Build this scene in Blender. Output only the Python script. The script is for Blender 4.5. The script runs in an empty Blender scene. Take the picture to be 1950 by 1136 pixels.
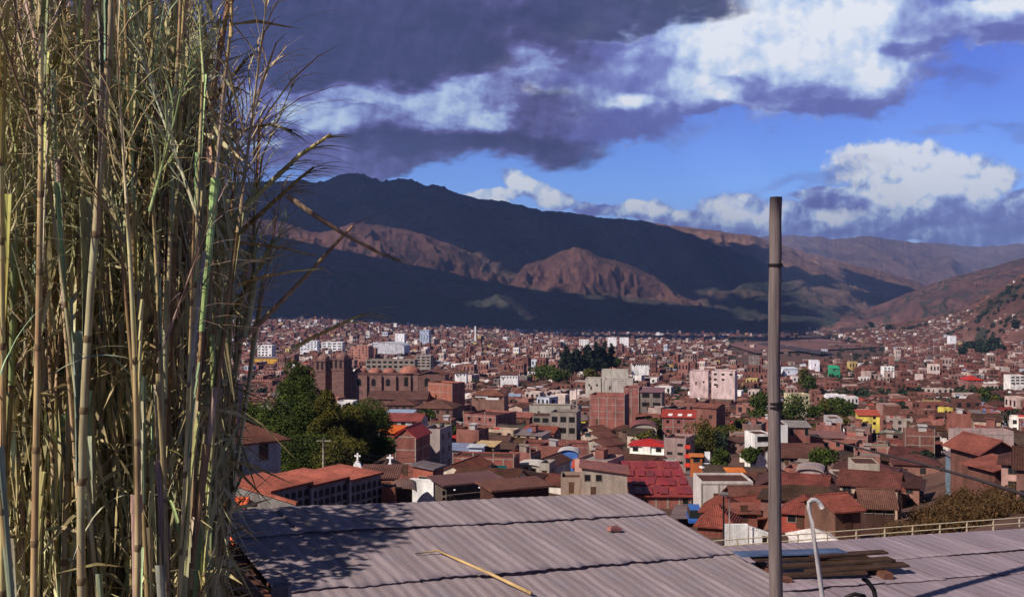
import bpy, math, random
import numpy as np
from mathutils import Vector, Matrix
R = math.radians
random.seed(7)
F = 2090.0; CX = 975.0; HY = 545.0           # focal length, centre column and horizon row of the reference frame
scene = bpy.context.scene
col = scene.collection

# ---------------------------------------------------------------- helpers
def px(u, v, d):
    """point seen at picture column u, row v, at depth d metres"""
    return Vector(((u-CX)/F*d, d, (HY-v)/F*d))

def tag(o, label=None, cat=None, group=None, kind=None):
    if label: o['label'] = label
    if cat: o['category'] = cat
    if group: o['group'] = group
    if kind: o['kind'] = kind
    return o

def empty(name, loc, rz=0.0, parent=None):
    o = bpy.data.objects.new(name, None); col.objects.link(o)
    o.location = loc; o.rotation_euler = (0, 0, rz); o.empty_display_size = .2
    if parent: o.parent = parent
    return o

class MB:
    def __init__(s): s.v = []; s.f = []; s.m = []
    def quad(s, a, b, c, d, m=0):
        n = len(s.v); s.v += [tuple(a), tuple(b), tuple(c), tuple(d)]; s.f.append((n, n+1, n+2, n+3)); s.m.append(m)
    def poly(s, pts, m=0):
        n = len(s.v); s.v += [tuple(p) for p in pts]; s.f.append(tuple(range(n, n+len(pts)))); s.m.append(m)
    def box(s, x0, x1, y0, y1, z0, z1, m=0):
        n = len(s.v)
        s.v += [(x0,y0,z0),(x1,y0,z0),(x1,y1,z0),(x0,y1,z0),(x0,y0,z1),(x1,y0,z1),(x1,y1,z1),(x0,y1,z1)]
        for q in ((0,3,2,1),(4,5,6,7),(0,1,5,4),(1,2,6,5),(2,3,7,6),(3,0,4,7)):
            s.f.append(tuple(n+i for i in q)); s.m.append(m)
    def slab(s, pts, t, m=0):
        """polygon pts (top), thickness t downwards"""
        n = len(s.v); k = len(pts)
        s.v += [tuple(p) for p in pts] + [(p[0], p[1], p[2]-t) for p in pts]
        s.f.append(tuple(range(n, n+k))); s.m.append(m)
        s.f.append(tuple(range(n+2*k-1, n+k-1, -1))); s.m.append(m)
        for i in range(k):
            j = (i+1) % k
            s.f.append((n+i, n+k+i, n+k+j, n+j)); s.m.append(m)
    def tube(s, pts, rad, seg=8, m=0, cap=True):
        pts = [Vector(p) for p in pts]
        if not hasattr(rad, '__len__'): rad = [rad]*len(pts)
        n0 = len(s.v)
        for i, p in enumerate(pts):
            t = (pts[min(i+1, len(pts)-1)] - pts[max(i-1, 0)]).normalized()
            a = t.orthogonal().normalized() if abs(t.z) < .99 else Vector((1,0,0))
            if abs(t.z) < .99: a = t.cross(Vector((0,0,1))).normalized()
            b = t.cross(a)
            for k in range(seg):
                an = 2*math.pi*k/seg
                s.v.append(tuple(p + (a*math.cos(an) + b*math.sin(an))*rad[i]))
        for i in range(len(pts)-1):
            for k in range(seg):
                j = (k+1) % seg
                s.f.append((n0+i*seg+k, n0+i*seg+j, n0+(i+1)*seg+j, n0+(i+1)*seg+k)); s.m.append(m)
        if cap:
            s.f.append(tuple(n0+k for k in range(seg))); s.m.append(m)
            s.f.append(tuple(n0+(len(pts)-1)*seg+k for k in reversed(range(seg)))); s.m.append(m)
    def lathe(s, cx, cy, prof, seg=16, m=0, a0=0.0, a1=2*math.pi):
        n0 = len(s.v); full = abs(a1-a0-2*math.pi) < 1e-6
        K = seg if full else seg+1
        for (r, z) in prof:
            for k in range(K):
                an = a0+(a1-a0)*k/seg
                s.v.append((cx+r*math.cos(an), cy+r*math.sin(an), z))
        for i in range(len(prof)-1):
            for k in range(seg):
                j = (k+1) % K
                s.f.append((n0+i*K+k, n0+i*K+j, n0+(i+1)*K+j, n0+(i+1)*K+k)); s.m.append(m)
    def mesh(s, name, mats, smooth=False):
        me = bpy.data.meshes.new(name)
        me.from_pydata(s.v, [], s.f)
        for m in (mats if isinstance(mats, (list, tuple)) else [mats]): me.materials.append(m)
        if isinstance(mats, (list, tuple)) and len(mats) > 1:
            me.polygons.foreach_set('material_index', s.m)
        if smooth: me.polygons.foreach_set('use_smooth', [True]*len(s.f))
        me.update()
        return me
    def build(s, name, mats, parent=None, smooth=False, color=None):
        return link(name, s.mesh(name, mats, smooth), parent, color)

def link(name, me, parent=None, color=None):
    o = bpy.data.objects.new(name, me); col.objects.link(o)
    if parent: o.parent = parent
    if color: o.color = (*color, 1)
    return o

def copy_tree(o, parent=None):
    c = o.copy(); col.objects.link(c)
    if parent is not None: c.parent = parent
    for ch in KIDS.get(o.name, []):
        copy_tree(ch, c)
    return c
KIDS = {}
def index_kids(root):
    """remember the children of a prototype once (Object.children scans the whole file)"""
    KIDS[root.name] = list(root.children)
    for c in KIDS[root.name]: index_kids(c)

def grid_mesh(name, P, mats, smooth=True, mat_idx=None):
    """P: (n, m, 3) array -> mesh"""
    n, m = P.shape[:2]
    me = bpy.data.meshes.new(name)
    idx = np.arange(n*m).reshape(n, m)
    q = np.stack([idx[:-1,:-1], idx[:-1,1:], idx[1:,1:], idx[1:,:-1]], -1).reshape(-1, 4)
    fast_mesh(me, P.reshape(-1, 3), q)
    for mt in (mats if isinstance(mats, (list, tuple)) else [mats]): me.materials.append(mt)
    if smooth: me.polygons.foreach_set('use_smooth', np.ones(len(q), bool))
    me.update()
    return me

def fast_mesh(me, verts, quads):
    """quads: (k,4) or (k,3) int array"""
    verts = np.asarray(verts, np.float32); quads = np.asarray(quads, np.int32)
    w = quads.shape[1]
    me.vertices.add(len(verts)); me.vertices.foreach_set('co', verts.ravel())
    me.loops.add(quads.size); me.loops.foreach_set('vertex_index', quads.ravel())
    me.polygons.add(len(quads))
    me.polygons.foreach_set('loop_start', np.arange(0, quads.size, w, dtype=np.int32))
    me.polygons.foreach_set('loop_total', np.full(len(quads), w, np.int32))
    me.update(calc_edges=True)

def hash2(ix, iy, seed):
    h = (ix.astype(np.int64)*374761393 + iy.astype(np.int64)*668265263 + seed*1442695041) & 0xffffffff
    h = ((h ^ (h >> 13))*1274126177) & 0xffffffff
    return ((h ^ (h >> 16)) & 0xffffff)/float(0xffffff)
def vnoise(x, y, seed=0):
    xi = np.floor(x); yi = np.floor(y); fx = x-xi; fy = y-yi
    fx = fx*fx*fx*(fx*(fx*6-15)+10); fy = fy*fy*fy*(fy*(fy*6-15)+10)
    a = hash2(xi, yi, seed); b = hash2(xi+1, yi, seed); c = hash2(xi, yi+1, seed); d = hash2(xi+1, yi+1, seed)
    return a+(b-a)*fx+(c-a)*fy+(a-b-c+d)*fx*fy
def fbm(x, y, seed=0, oct=5, gain=.5):
    s = 0; a = 1; t = 0
    for o in range(oct):
        s = s + a*vnoise(x*2**o+o*13.7, y*2**o-o*7.3, seed+o); t += a; a *= gain
    return s/t
def ridged(x, y, seed=0, oct=5, gain=.5):
    s = 0; a = 1; t = 0
    for o in range(oct):
        s = s + a*(1-np.abs(2*vnoise(x*2**o+o*5.1, y*2**o+o*9.2, seed+o)-1))**1.6; t += a; a *= gain
    return s/t

# ---------------------------------------------------------------- node helpers
def newmat(name):
    m = bpy.data.materials.new(name); m.use_nodes = True
    nt = m.node_tree; b = nt.nodes['Principled BSDF']
    b.inputs['Specular IOR Level'].default_value = .25
    return m, nt, b
def N(nt, typ, **kw):
    n = nt.nodes.new(typ)
    for k, v in kw.items(): setattr(n, k, v)
    return n
def ramp(nt, fac, stops):
    r = nt.nodes.new('ShaderNodeValToRGB'); e = r.color_ramp.elements
    while len(e) < len(stops): e.new(.5)
    for i, (p, c) in enumerate(stops):
        e[i].position = p; e[i].color = (*c, 1) if len(c) == 3 else c
    nt.links.new(fac, r.inputs[0]); return r.outputs[0]
def mixc(nt, fac, a, b, mode='MIX'):
    m = nt.nodes.new('ShaderNodeMix'); m.data_type = 'RGBA'; m.blend_type = mode
    for s, v in ((m.inputs[0], fac), (m.inputs[6], a), (m.inputs[7], b)):
        if isinstance(v, (int, float)): s.default_value = v
        elif isinstance(v, tuple): s.default_value = (*v, 1)
        else: nt.links.new(v, s)
    return m.outputs[2]
def mth(nt, op, a, b=None, c=None, clamp=False):
    m = nt.nodes.new('ShaderNodeMath'); m.operation = op; m.use_clamp = clamp
    for i, v in enumerate((a, b, c)):
        if v is None: continue
        if isinstance(v, (int, float)): m.inputs[i].default_value = v
        else: nt.links.new(v, m.inputs[i])
    return m.outputs[0]
def noise(nt, vec, scale, detail=4, rough=.55, dist=0, out='Fac'):
    n = nt.nodes.new('ShaderNodeTexNoise'); n.inputs['Scale'].default_value = scale
    n.inputs['Detail'].default_value = detail; n.inputs['Roughness'].default_value = rough
    n.inputs['Distortion'].default_value = dist
    if vec is not None: nt.links.new(vec, n.inputs['Vector'])
    return n.outputs[out]
def coords(nt, kind='Object'):
    return nt.nodes.new('ShaderNodeTexCoord').outputs[kind]
def scaled(nt, vec, s, rot=(0,0,0)):
    m = nt.nodes.new('ShaderNodeMapping'); m.inputs['Scale'].default_value = s; m.inputs['Rotation'].default_value = rot
    nt.links.new(vec, m.inputs['Vector']); return m.outputs[0]
def bump(nt, b, h, strength=.5, dist=.1):
    n = nt.nodes.new('ShaderNodeBump'); n.inputs['Strength'].default_value = strength; n.inputs['Distance'].default_value = dist
    nt.links.new(h, n.inputs['Height']); nt.links.new(n.outputs[0], b.inputs['Normal'])
def geo_pos(nt): return nt.nodes.new('ShaderNodeNewGeometry').outputs['Position']

def simple(name, colr, rough=.8, spec=.25, metal=0, nscale=None, namt=.35, vec='Object'):
    m, nt, b = newmat(name)
    b.inputs['Roughness'].default_value = rough; b.inputs['Specular IOR Level'].default_value = spec
    b.inputs['Metallic'].default_value = metal
    if nscale:
        n = noise(nt, coords(nt, vec), nscale, 5, .6)
        c = ramp(nt, n, [(.3, tuple(x*(1-namt) for x in colr)), (.7, tuple(min(1, x*(1+namt)) for x in colr))])
        nt.links.new(c, b.inputs['Base Color'])
    else: b.inputs['Base Color'].default_value = (*colr, 1)
    return m
# sun: behind the viewer's left shoulder
SUN_H = Vector((-.80, -.60)).normalized(); SUN_EL = R(39)
SUN = Vector((SUN_H.x*math.cos(SUN_EL), SUN_H.y*math.cos(SUN_EL), math.sin(SUN_EL)))
# ---------------------------------------------------------------- ground shape
GD = np.array([110,170,250,340,450,600,900,1200,2000,3000,4500,7000,30000], float)
GU = np.array([300,600,850,1100,1400,1700,1950], float)
GY = np.array([
 [1000,930,880,845,812,785,745,712,668,632,606,596,566],
 [1000,925,880,845,812,785,748,715,670,635,608,598,566],
 [1005,960,905,860,820,787,748,716,674,645,625,604,566],
 [1010,1000,940,885,822,787,749,718,679,654,637,614,566],
 [1040,1000,950,890,835,795,752,720,681,656,641,622,566],
 [1045,985,920,870,830,795,755,722,683,660,640,618,566],
 [985,915,865,828,802,777,744,715,674,646,628,612,566]], float)
GZ = -(GY-HY)/F*GD[None, :]
NEAR_D = np.array([1.,3,8,20,60]); NEAR_Z = np.array([-5.2,-5.4,-6,-8,-15.])
LD = np.log(np.concatenate([NEAR_D, GD]))
GZ = np.concatenate([np.repeat(NEAR_Z[None,:], len(GU), 0), GZ], 1)
def gz(x, y):
    """ground height at world x, y (arrays or numbers)"""
    x = np.asarray(x, float); y = np.asarray(y, float)
    r = np.hypot(x, y); az = np.clip(np.arctan2(x, y), -.36, .44)
    dep = np.maximum(r*np.cos(az), 1.01); u = CX+F*np.tan(az)
    l = np.clip(np.log(dep), LD[0], LD[-1]-1e-6)
    k = np.clip(np.searchsorted(LD, l, side='right')-1, 0, len(LD)-2)
    t = (l-LD[k])/(LD[k+1]-LD[k])
    uc = np.clip(u, GU[0], GU[-1]-1e-3); j = np.clip(np.searchsorted(GU, uc, side='right')-1, 0, len(GU)-2)
    s = (uc-GU[j])/(GU[j+1]-GU[j]); s = s*s*(3-2*s)
    a = GZ[j, k]*(1-t)+GZ[j, k+1]*t; b = GZ[j+1, k]*(1-t)+GZ[j+1, k+1]*t
    return a*(1-s)+b*s
def gzf(x, y): return float(gz(x, y))
def at(u, d):
    x = (u-CX)/F*d
    return Vector((x, d, gzf(x, d)))
def depth_of(u, v):
    """depth at which the ground shows at column u, row v"""
    lo = None
    for d in np.exp(np.linspace(math.log(100), math.log(6000), 400)):
        y = HY-F*gzf((u-CX)/F*d, d)/d
        if y <= v: return float(d)
    return 6000.
def mat_ground():
    m, nt, b = newmat('dry_earth'); b.inputs['Roughness'].default_value = .95
    p = geo_pos(nt)
    n1 = noise(nt, p, .004, 6, .6); n2 = noise(nt, p, .12, 5, .6)
    c = ramp(nt, n1, [(.35, (.075,.045,.032)), (.5, (.15,.085,.065)), (.62, (.05,.05,.03))])
    c2 = ramp(nt, n2, [(.3, (.45,.4,.4)), (.7, (1.2,1.15,1.1))])
    nt.links.new(mixc(nt, 1, c, c2, 'MULTIPLY'), b.inputs['Base Color'])
    return m
def mat_hill(name, lo, mid, hi, sc=.0012, patch=None, bumps=25):
    m, nt, b = newmat(name); b.inputs['Roughness'].default_value = 1; b.inputs['Specular IOR Level'].default_value = .05
    p = geo_pos(nt)
    n1 = noise(nt, p, sc, 8, .62, .4); n2 = noise(nt, p, sc*9, 6, .65)
    c = ramp(nt, n1, [(.38, lo), (.5, mid), (.63, hi)])
    c = mixc(nt, 1, c, ramp(nt, n2, [(.3, (.6,.6,.6)), (.7, (1.25,1.22,1.2))]), 'MULTIPLY')
    if patch:      # scrub and eucalyptus woods standing in the gullies
        w = noise(nt, p, sc*3.5, 7, .7, .8)
        f = ramp(nt, w, [(patch[0], (0,0,0)), (patch[0]+.05, (1,1,1))])
        c = mixc(nt, f, c, patch[1])
    nt.links.new(c, b.inputs['Base Color'])
    bump(nt, b, noise(nt, p, sc*6, 8, .65), .9, bumps)
    return m

# ground sheet: polar grid round the viewpoint out to 30 km
az = np.concatenate([np.radians(np.arange(-180, -33, 4)), np.radians(np.arange(-33, 33, .16)), np.radians(np.arange(33, 180.1, 3))])
az[-1] = math.pi
rr = np.exp(np.linspace(math.log(1.2), math.log(30000), 300))
RR, AZ = np.meshgrid(rr, az, indexing='ij')
X = RR*np.sin(AZ); Y = RR*np.cos(AZ); Z = gz(X, Y)
Z = Z + (fbm(X/35, Y/35, 3, 4)-.5)*np.clip((RR-60)/150, 0, 1)*2.0
Z = Z + (fbm(X/600, Y/600, 5, 5)-.5)*np.clip((RR-3500)/3000, 0, 1)*45
g = link('ground', grid_mesh('ground', np.stack([X, Y, Z], -1), mat_ground()))
tag(g, 'dry brown earth of the valley floor under the town', None, None, 'structure')

# ---------------------------------------------------------------- mountains: relief bodies with their own distance
LAY = {}
def relief(name, label, crest, d_crest, d_front, mat, amp, gs, seed, jag=0, p=1.15, rows=110, back=3500, step=2.6, warp=1.0, foot=None):
    crest = np.array(crest, float)
    us = np.arange(crest[0,0], crest[-1,0]+step, step)
    cy = np.interp(us, crest[:,0], crest[:,1])
    # round the corners of the crest line
    k = np.ones(5)/5; cy = np.convolve(np.pad(cy, 2, 'edge'), k, 'valid')
    dc = np.interp(us, *d_crest) if isinstance(d_crest, tuple) else np.full(len(us), float(d_crest))
    df = np.interp(us, *d_front) if isinstance(d_front, tuple) else np.full(len(us), float(d_front))
    zc = (HY-cy)/F*dc
    if jag: zc = zc + (ridged(us/22, us*0+seed, seed, 5, .6)-.5)*jag
    t = np.linspace(0, 1, rows)
    D = df[None,:] + (dc-df)[None,:]*t[:,None]
    Xg = (us[None,:]-CX)/F*D
    zf = gz(Xg[0], D[0]) - 40
    Zg = zf[None,:] + (zc-zf)[None,:]*(t[:,None]**p)
    wx = (fbm(Xg/gs/1.7, D/gs/1.7, seed+40, 3)-.5)*gs*1.6*warp
    rg = ridged((Xg+wx)/gs, (D+wx*.5)/(gs*2.4), seed, 6, .52)
    big = fbm(Xg/(gs*3), D/(gs*3), seed+9, 3)-.5
    env = np.sin(np.pi*np.clip(t, 0, 1)**1.0)[:,None]**.7
    tail = np.clip((1-t)*14, 0, 1)[:,None]
    Zg = Zg + amp*((rg-.55)*1.3 + big*.9)*env*tail
    # cap: no point in front may rise over the crest line of sight
    lim = (zc/dc)[None,:]*D
    Zg = np.where(t[:,None] < .995, np.minimum(Zg, lim - (1-t[:,None])*6), Zg)
    tb = np.linspace(0, 1, 10)[1:]
    Db = dc[None,:] + back*tb[:,None]
    Xb = (us[None,:]-CX)/F*Db
    Zb = zc[None,:] + (zf-zc)[None,:]*(tb[:,None]**.9)
    P = np.stack([np.concatenate([Xg, Xb]), np.concatenate([D, Db]), np.concatenate([Zg, Zb])], -1)
    o = link(name, grid_mesh(name, P, mat)); tag(o, label, None, None, 'structure')
    LAY[o.name] = P[:rows]
    return o
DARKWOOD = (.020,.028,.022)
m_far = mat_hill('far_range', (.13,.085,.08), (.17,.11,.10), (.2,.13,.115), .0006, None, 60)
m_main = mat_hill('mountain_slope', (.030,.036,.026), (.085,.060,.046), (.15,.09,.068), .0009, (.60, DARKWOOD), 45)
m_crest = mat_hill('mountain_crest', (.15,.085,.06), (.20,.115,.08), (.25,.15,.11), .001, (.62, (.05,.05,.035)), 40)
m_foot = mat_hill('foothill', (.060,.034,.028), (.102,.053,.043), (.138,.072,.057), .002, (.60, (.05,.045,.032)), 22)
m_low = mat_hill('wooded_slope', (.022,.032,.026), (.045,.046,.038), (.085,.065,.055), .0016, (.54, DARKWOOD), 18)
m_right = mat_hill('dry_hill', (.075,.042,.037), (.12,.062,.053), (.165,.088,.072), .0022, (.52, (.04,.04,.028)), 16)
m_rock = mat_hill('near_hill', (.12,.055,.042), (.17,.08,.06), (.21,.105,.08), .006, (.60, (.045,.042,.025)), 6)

relief('distant_range', 'hazy purple range closing the far end of the valley',
  [(1230,470),(1300,462),(1400,455),(1490,447),(1560,451),(1600,456),(1650,448),(1740,461),(1800,463),(1850,470),(1900,468),(1950,464),(2060,455)],
  22000, 14500, m_far, 330, 1500, 11, jag=50, rows=90)
relief('mountain_shoulder', 'brown crest of the mountain running down behind the dark spur',
  [(1120,430),(1190,418),(1230,421),(1270,428),(1340,436),(1395,444),(1425,446),(1440,450),(1470,462),(1500,470),(1560,488),(1640,508),(1700,522),(1780,548),(1840,575)],
  (([1120,1400,1840]), ([11800,12500,13500])), 8500, m_crest, 300, 900, 23, jag=26, p=1.05)
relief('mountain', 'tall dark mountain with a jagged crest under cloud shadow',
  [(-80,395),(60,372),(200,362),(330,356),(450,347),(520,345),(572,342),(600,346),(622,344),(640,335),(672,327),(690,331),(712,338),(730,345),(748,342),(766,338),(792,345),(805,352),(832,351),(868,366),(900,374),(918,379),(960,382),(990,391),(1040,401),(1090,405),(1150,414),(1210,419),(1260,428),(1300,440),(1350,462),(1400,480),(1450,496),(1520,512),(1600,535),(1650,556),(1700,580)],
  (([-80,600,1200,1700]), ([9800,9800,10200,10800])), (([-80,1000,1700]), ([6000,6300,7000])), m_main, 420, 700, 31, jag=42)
relief('foothill', 'sunlit brown foothill with eroded gullies in front of the dark mountain',
  [(330,440),(420,418),(480,414),(540,424),(600,444),(640,436),(672,424),(720,428),(765,436),(800,444),(850,462),(900,482),(940,505),(1000,545),(1040,565)],
  7600, 5800, m_foot, 200, 170, 51, jag=18, p=1.0)
relief('foothill', 'sunlit brown foothill with branching spurs between two dark woods',
  [(960,560),(1000,502),(1040,492),(1075,474),(1095,470),(1120,478),(1150,492),(1190,500),(1230,518),(1260,534),(1290,560),(1330,575)],
  7300, 5700, m_foot, 190, 170, 57, jag=18, p=1.0)
relief('lower_spur', 'low brown spur below the dark mountain at the valley bend',
  [(1240,560),(1300,550),(1380,538),(1460,545),(1530,530),(1600,540),(1660,560),(1720,590)],
  8200, 6400, m_main, 150, 420, 67, jag=10)
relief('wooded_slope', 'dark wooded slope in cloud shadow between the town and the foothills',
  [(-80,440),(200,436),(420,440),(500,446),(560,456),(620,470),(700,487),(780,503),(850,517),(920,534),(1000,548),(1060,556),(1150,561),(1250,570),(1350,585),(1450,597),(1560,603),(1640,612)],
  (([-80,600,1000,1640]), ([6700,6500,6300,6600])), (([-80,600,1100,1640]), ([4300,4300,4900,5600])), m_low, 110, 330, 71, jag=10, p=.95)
relief('right_hills', 'dry brown hills with terraced bands across the valley',
  [(1560,622),(1620,600),(1660,585),(1700,570),(1760,545),(1800,532),(1850,518),(1900,505),(1950,491),(2060,460)],
  (([1560,1700,2060]), ([6600,6800,7200])), 4700, m_right, 190, 520, 81, jag=14, p=.95)
relief('near_right_hill', 'reddish hillside with scattered houses above the town',
  [(1600,632),(1650,622),(1720,612),(1780,602),(1840,585),(1880,560),(1920,538),(1950,519),(2080,450)],
  (([1600,2080]), ([3900,3100])), (([1600,2080]), ([2900,2100])), m_right, 60, 260, 91, jag=8, p=.95, back=1500)

# ---------------------------------------------------------------- unseen cloud deck added to shadow the mountains, its gaps cut to light the foothills
def inpoly(u, v, poly):
    ins = np.zeros(u.shape, bool); n = len(poly)
    for i in range(n):
        x0, y0 = poly[i]; x1, y1 = poly[(i+1) % n]
        if y0 == y1: continue
        c = ((y0 > v) != (y1 > v)) & (u < (x1-x0)*(v-y0)/(y1-y0)+x0)
        ins ^= c
    return ins
CZ = 2900.; CELL = 70.; OX, OY = -14000., -1000.; NX, NY = 400, 300
dark = np.zeros((NY, NX), np.int32); lite = np.zeros((NY, NX), np.int32)
def splat(P, litmask):
    Pf = P.reshape(-1, 3); L = litmask.reshape(-1)
    k = (CZ-Pf[:,2])/SUN.z
    gx = ((Pf[:,0]+SUN.x*k-OX)/CELL).astype(int); gy = ((Pf[:,1]+SUN.y*k-OY)/CELL).astype(int)
    ok = (gx >= 0)&(gx < NX)&(gy >= 0)&(gy < NY)
    np.add.at(dark, (gy[ok&~L], gx[ok&~L]), 1); np.add.at(lite, (gy[ok&L], gx[ok&L]), 1)
def uv(P): return CX+F*P[...,0]/P[...,1], HY-F*P[...,2]/P[...,1]
FEET = [[(640,470),(650,440),(672,424),(760,430),(850,462),(930,500),(1005,548),(960,540),(860,515),(780,500),(700,480)],
        [(470,430),(500,415),(600,440),(580,447),(520,445)],
        [(990,505),(1100,468),(1200,495),(1285,558),(1180,556),(1120,560),(1110,540),(1000,530)],
        [(896,573),(965,573),(975,586),(905,586)], [(1385,596),(1550,598),(1545,606),(1390,604)]]
for nm, P in LAY.items():
    u, v = uv(P); u = u+(fbm(u/18, v/9, 4, 3)-.5)*26; v = v+(fbm(u/22, v/11, 5, 3)-.5)*12
    L = np.zeros(u.shape, bool)
    base = nm.split('.')[0]
    if base in ('distant_range', 'near_right_hill'): L[:] = True
    elif base == 'mountain_shoulder': L = (v < 452+(u-1300)*.12) & (u > 1240) | (u > 1480)&(v < 560)&(fbm(u/60, v/20, 8, 3) > .56)
    elif base == 'right_hills': L = fbm(u/90, v/14, 6, 3) > .47
    elif base == 'lower_spur': L = fbm(u/50, v/16, 16, 3) > .63
    elif base == 'foothill':
        front = np.interp(u, [-80,200,420,500,560,620,700,780,850,920,1000,1060,1150,1250,1350], [440,436,440,446,456,470,487,503,517,534,548,556,561,570,585])
        L = (v < front+9) & ~((fbm(u/34, v/10, 61, 4) > .66)) & (u > 455)
    if base == 'wooded_slope':
        A = np.zeros(u.shape, bool)
        for pl in FEET: A |= inpoly(u, v, pl)
        L = A
    splat(P, L)
us = np.arange(-200, 2060, 4.); ds = np.exp(np.linspace(math.log(2600), math.log(7200), 220))
DD, UU = np.meshgrid(ds, us, indexing='ij'); XX = (UU-CX)/F*DD; ZZ = gz(XX, DD)
VV = HY-F*ZZ/DD
line = np.interp(UU, [300,600,700,760,860,1000,1200,1400,1500,1600,1640,1700], [600,602,606,612,622,637,648,650,648,640,628,560])
line = line+(fbm(UU/60, VV/40, 12, 3)-.5)*10
keep = (DD < 4300) | (UU > 1600)
PG = np.stack([XX, DD, ZZ], -1)
splat(PG[keep][None], (VV > line)[keep][None])
d = dark > 0
for _ in range(2):                       # close pinholes
    dd = d.copy(); dd[1:] |= d[:-1]; dd[:-1] |= d[1:]; dd[:,1:] |= d[:,:-1]; dd[:,:-1] |= d[:,1:]; d = dd
d &= ~(lite > 0)
gxv = OX+(np.arange(NX+1))*CELL; gyv = OY+(np.arange(NY+1))*CELL
GXX, GYY = np.meshgrid(gxv, gyv)
under = CZ+fbm(GXX/400, GYY/400, 2, 4)*60; over = under+18+fbm(GXX/300, GYY/300, 9, 4)*40
# keep every scrap of the deck above the upper edge of the view
cellv = HY-F*(CZ)/np.maximum((gyv[:-1]+CELL/2), 500)[:,None]
d &= np.broadcast_to(cellv < -25, d.shape)
W = (NX+1)*(NY+1)
V3 = np.concatenate([np.stack([GXX, GYY, under], -1).reshape(-1,3), np.stack([GXX, GYY, over], -1).reshape(-1,3)])
def vid(j, i, top): return j*(NX+1)+i+(W if top else 0)
js, is_ = np.nonzero(d)
Q = [np.stack([vid(js,is_,0), vid(js+1,is_,0), vid(js+1,is_+1,0), vid(js,is_+1,0)], -1),
     np.stack([vid(js,is_,1), vid(js,is_+1,1), vid(js+1,is_+1,1), vid(js+1,is_,1)], -1)]
pad = np.pad(d, 1)
for dj, di, a, b_ in ((-1,0,(0,0),(0,1)), (1,0,(1,1),(1,0)), (0,-1,(1,0),(0,0)), (0,1,(0,1),(1,1))):
    e = ~pad[js+1+dj, is_+1+di]; jj, ii = js[e], is_[e]
    Q.append(np.stack([vid(jj+a[0],ii+a[1],0), vid(jj+b_[0],ii+b_[1],0), vid(jj+b_[0],ii+b_[1],1), vid(jj+a[0],ii+a[1],1)], -1))
Q = np.concatenate(Q)
used, inv = np.unique(Q, return_inverse=True)
me = bpy.data.meshes.new('shadow_clouds'); fast_mesh(me, V3[used], inv.reshape(-1, 4))
mc = simple('shadow_deck', (.8,.8,.82), 1, 0); me.materials.append(mc)
o = link('shadow_clouds', me); tag(o, 'unseen cloud deck shaped to throw cloud shadow on the mountains', None, None, 'stuff')

# ---------------------------------------------------------------- camera, sun, haze
cam = bpy.data.cameras.new('camera'); cam.sensor_width = 36; cam.lens = 36*F/1950; cam.shift_y = (HY-568)/1950
cam.clip_start = .05; cam.clip_end = 80000
co = bpy.data.objects.new('camera', cam); col.objects.link(co); co.rotation_euler = (R(90), 0, 0); scene.camera = co
sl = bpy.data.lights.new('sun', 'SUN'); sl.energy = 5.0; sl.angle = R(.55); sl.color = (1, .885, .79)
so = bpy.data.objects.new('sun', sl); col.objects.link(so); so.rotation_euler = SUN.to_track_quat('Z', 'Y').to_euler()
HAZE = MB(); HAZE.box(-31000, 31000, -31000, 31000, -900, 1500)
hm = bpy.data.materials.new('haze_air'); hm.use_nodes = True
for n in list(hm.node_tree.nodes): hm.node_tree.nodes.remove(n)
ho = hm.node_tree.nodes.new('ShaderNodeOutputMaterial'); pv = hm.node_tree.nodes.new('ShaderNodeVolumePrincipled')
pv.inputs['Color'].default_value = (.34,.50,.95,1); pv.inputs['Density'].default_value = 3.8e-5; pv.inputs['Anisotropy'].default_value = .1
hm.node_tree.links.new(pv.outputs[0], ho.inputs['Volume'])
o = HAZE.build('haze', hm); tag(o, 'thin blue haze filling the valley air', None, None, 'stuff')

scene.render.engine = 'CYCLES'
cy = scene.cycles
cy.use_denoising = True; cy.max_bounces = 5; cy.diffuse_bounces = 2; cy.glossy_bounces = 2; cy.transparent_max_bounces = 8; cy.volume_bounces = 0
cy.sample_clamp_indirect = 6
scene.view_settings.view_transform = 'Standard'; scene.view_settings.look = 'None'
scene.view_settings.exposure = .12; scene.view_settings.gamma = 1
# ---------------------------------------------------------------- sky: Nishita with procedural clouds by direction (azimuth, elevation)
w = bpy.data.worlds.new('World'); scene.world = w; w.use_nodes = True
nt = w.node_tree
for n in list(nt.nodes): nt.nodes.remove(n)
wo = nt.nodes.new('ShaderNodeOutputWorld'); bg = nt.nodes.new('ShaderNodeBackground')
SKY_S = .10
bg.inputs['Strength'].default_value = SKY_S
nt.links.new(bg.outputs[0], wo.inputs['Surface'])
sk = nt.nodes.new('ShaderNodeTexSky'); sk.sky_type = 'NISHITA'; sk.sun_disc = False
sk.sun_elevation = SUN_EL; sk.sun_rotation = math.atan2(SUN.x, SUN.y) % (2*math.pi)
sk.altitude = 3400; sk.air_density = 1.0; sk.dust_density = .4; sk.ozone_density = 2.5
gen = coords(nt, 'Generated')
sep = nt.nodes.new('ShaderNodeSeparateXYZ'); nt.links.new(gen, sep.inputs[0])
U = 20.9
azm = mth(nt, 'MULTIPLY', mth(nt, 'ARCTAN2', sep.outputs[0], sep.outputs[1]), U)
ele = mth(nt, 'MULTIPLY', mth(nt, 'ARCSINE', sep.outputs[2]), U)
cmb = nt.nodes.new('ShaderNodeCombineXYZ'); nt.links.new(azm, cmb.inputs[0]); nt.links.new(ele, cmb.inputs[1])
Praw = cmb.outputs[0]
def ae(u, v):
    return math.atan2(u-CX, F)*U, math.atan2(HY-v, math.hypot(F, u-CX))*U
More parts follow.
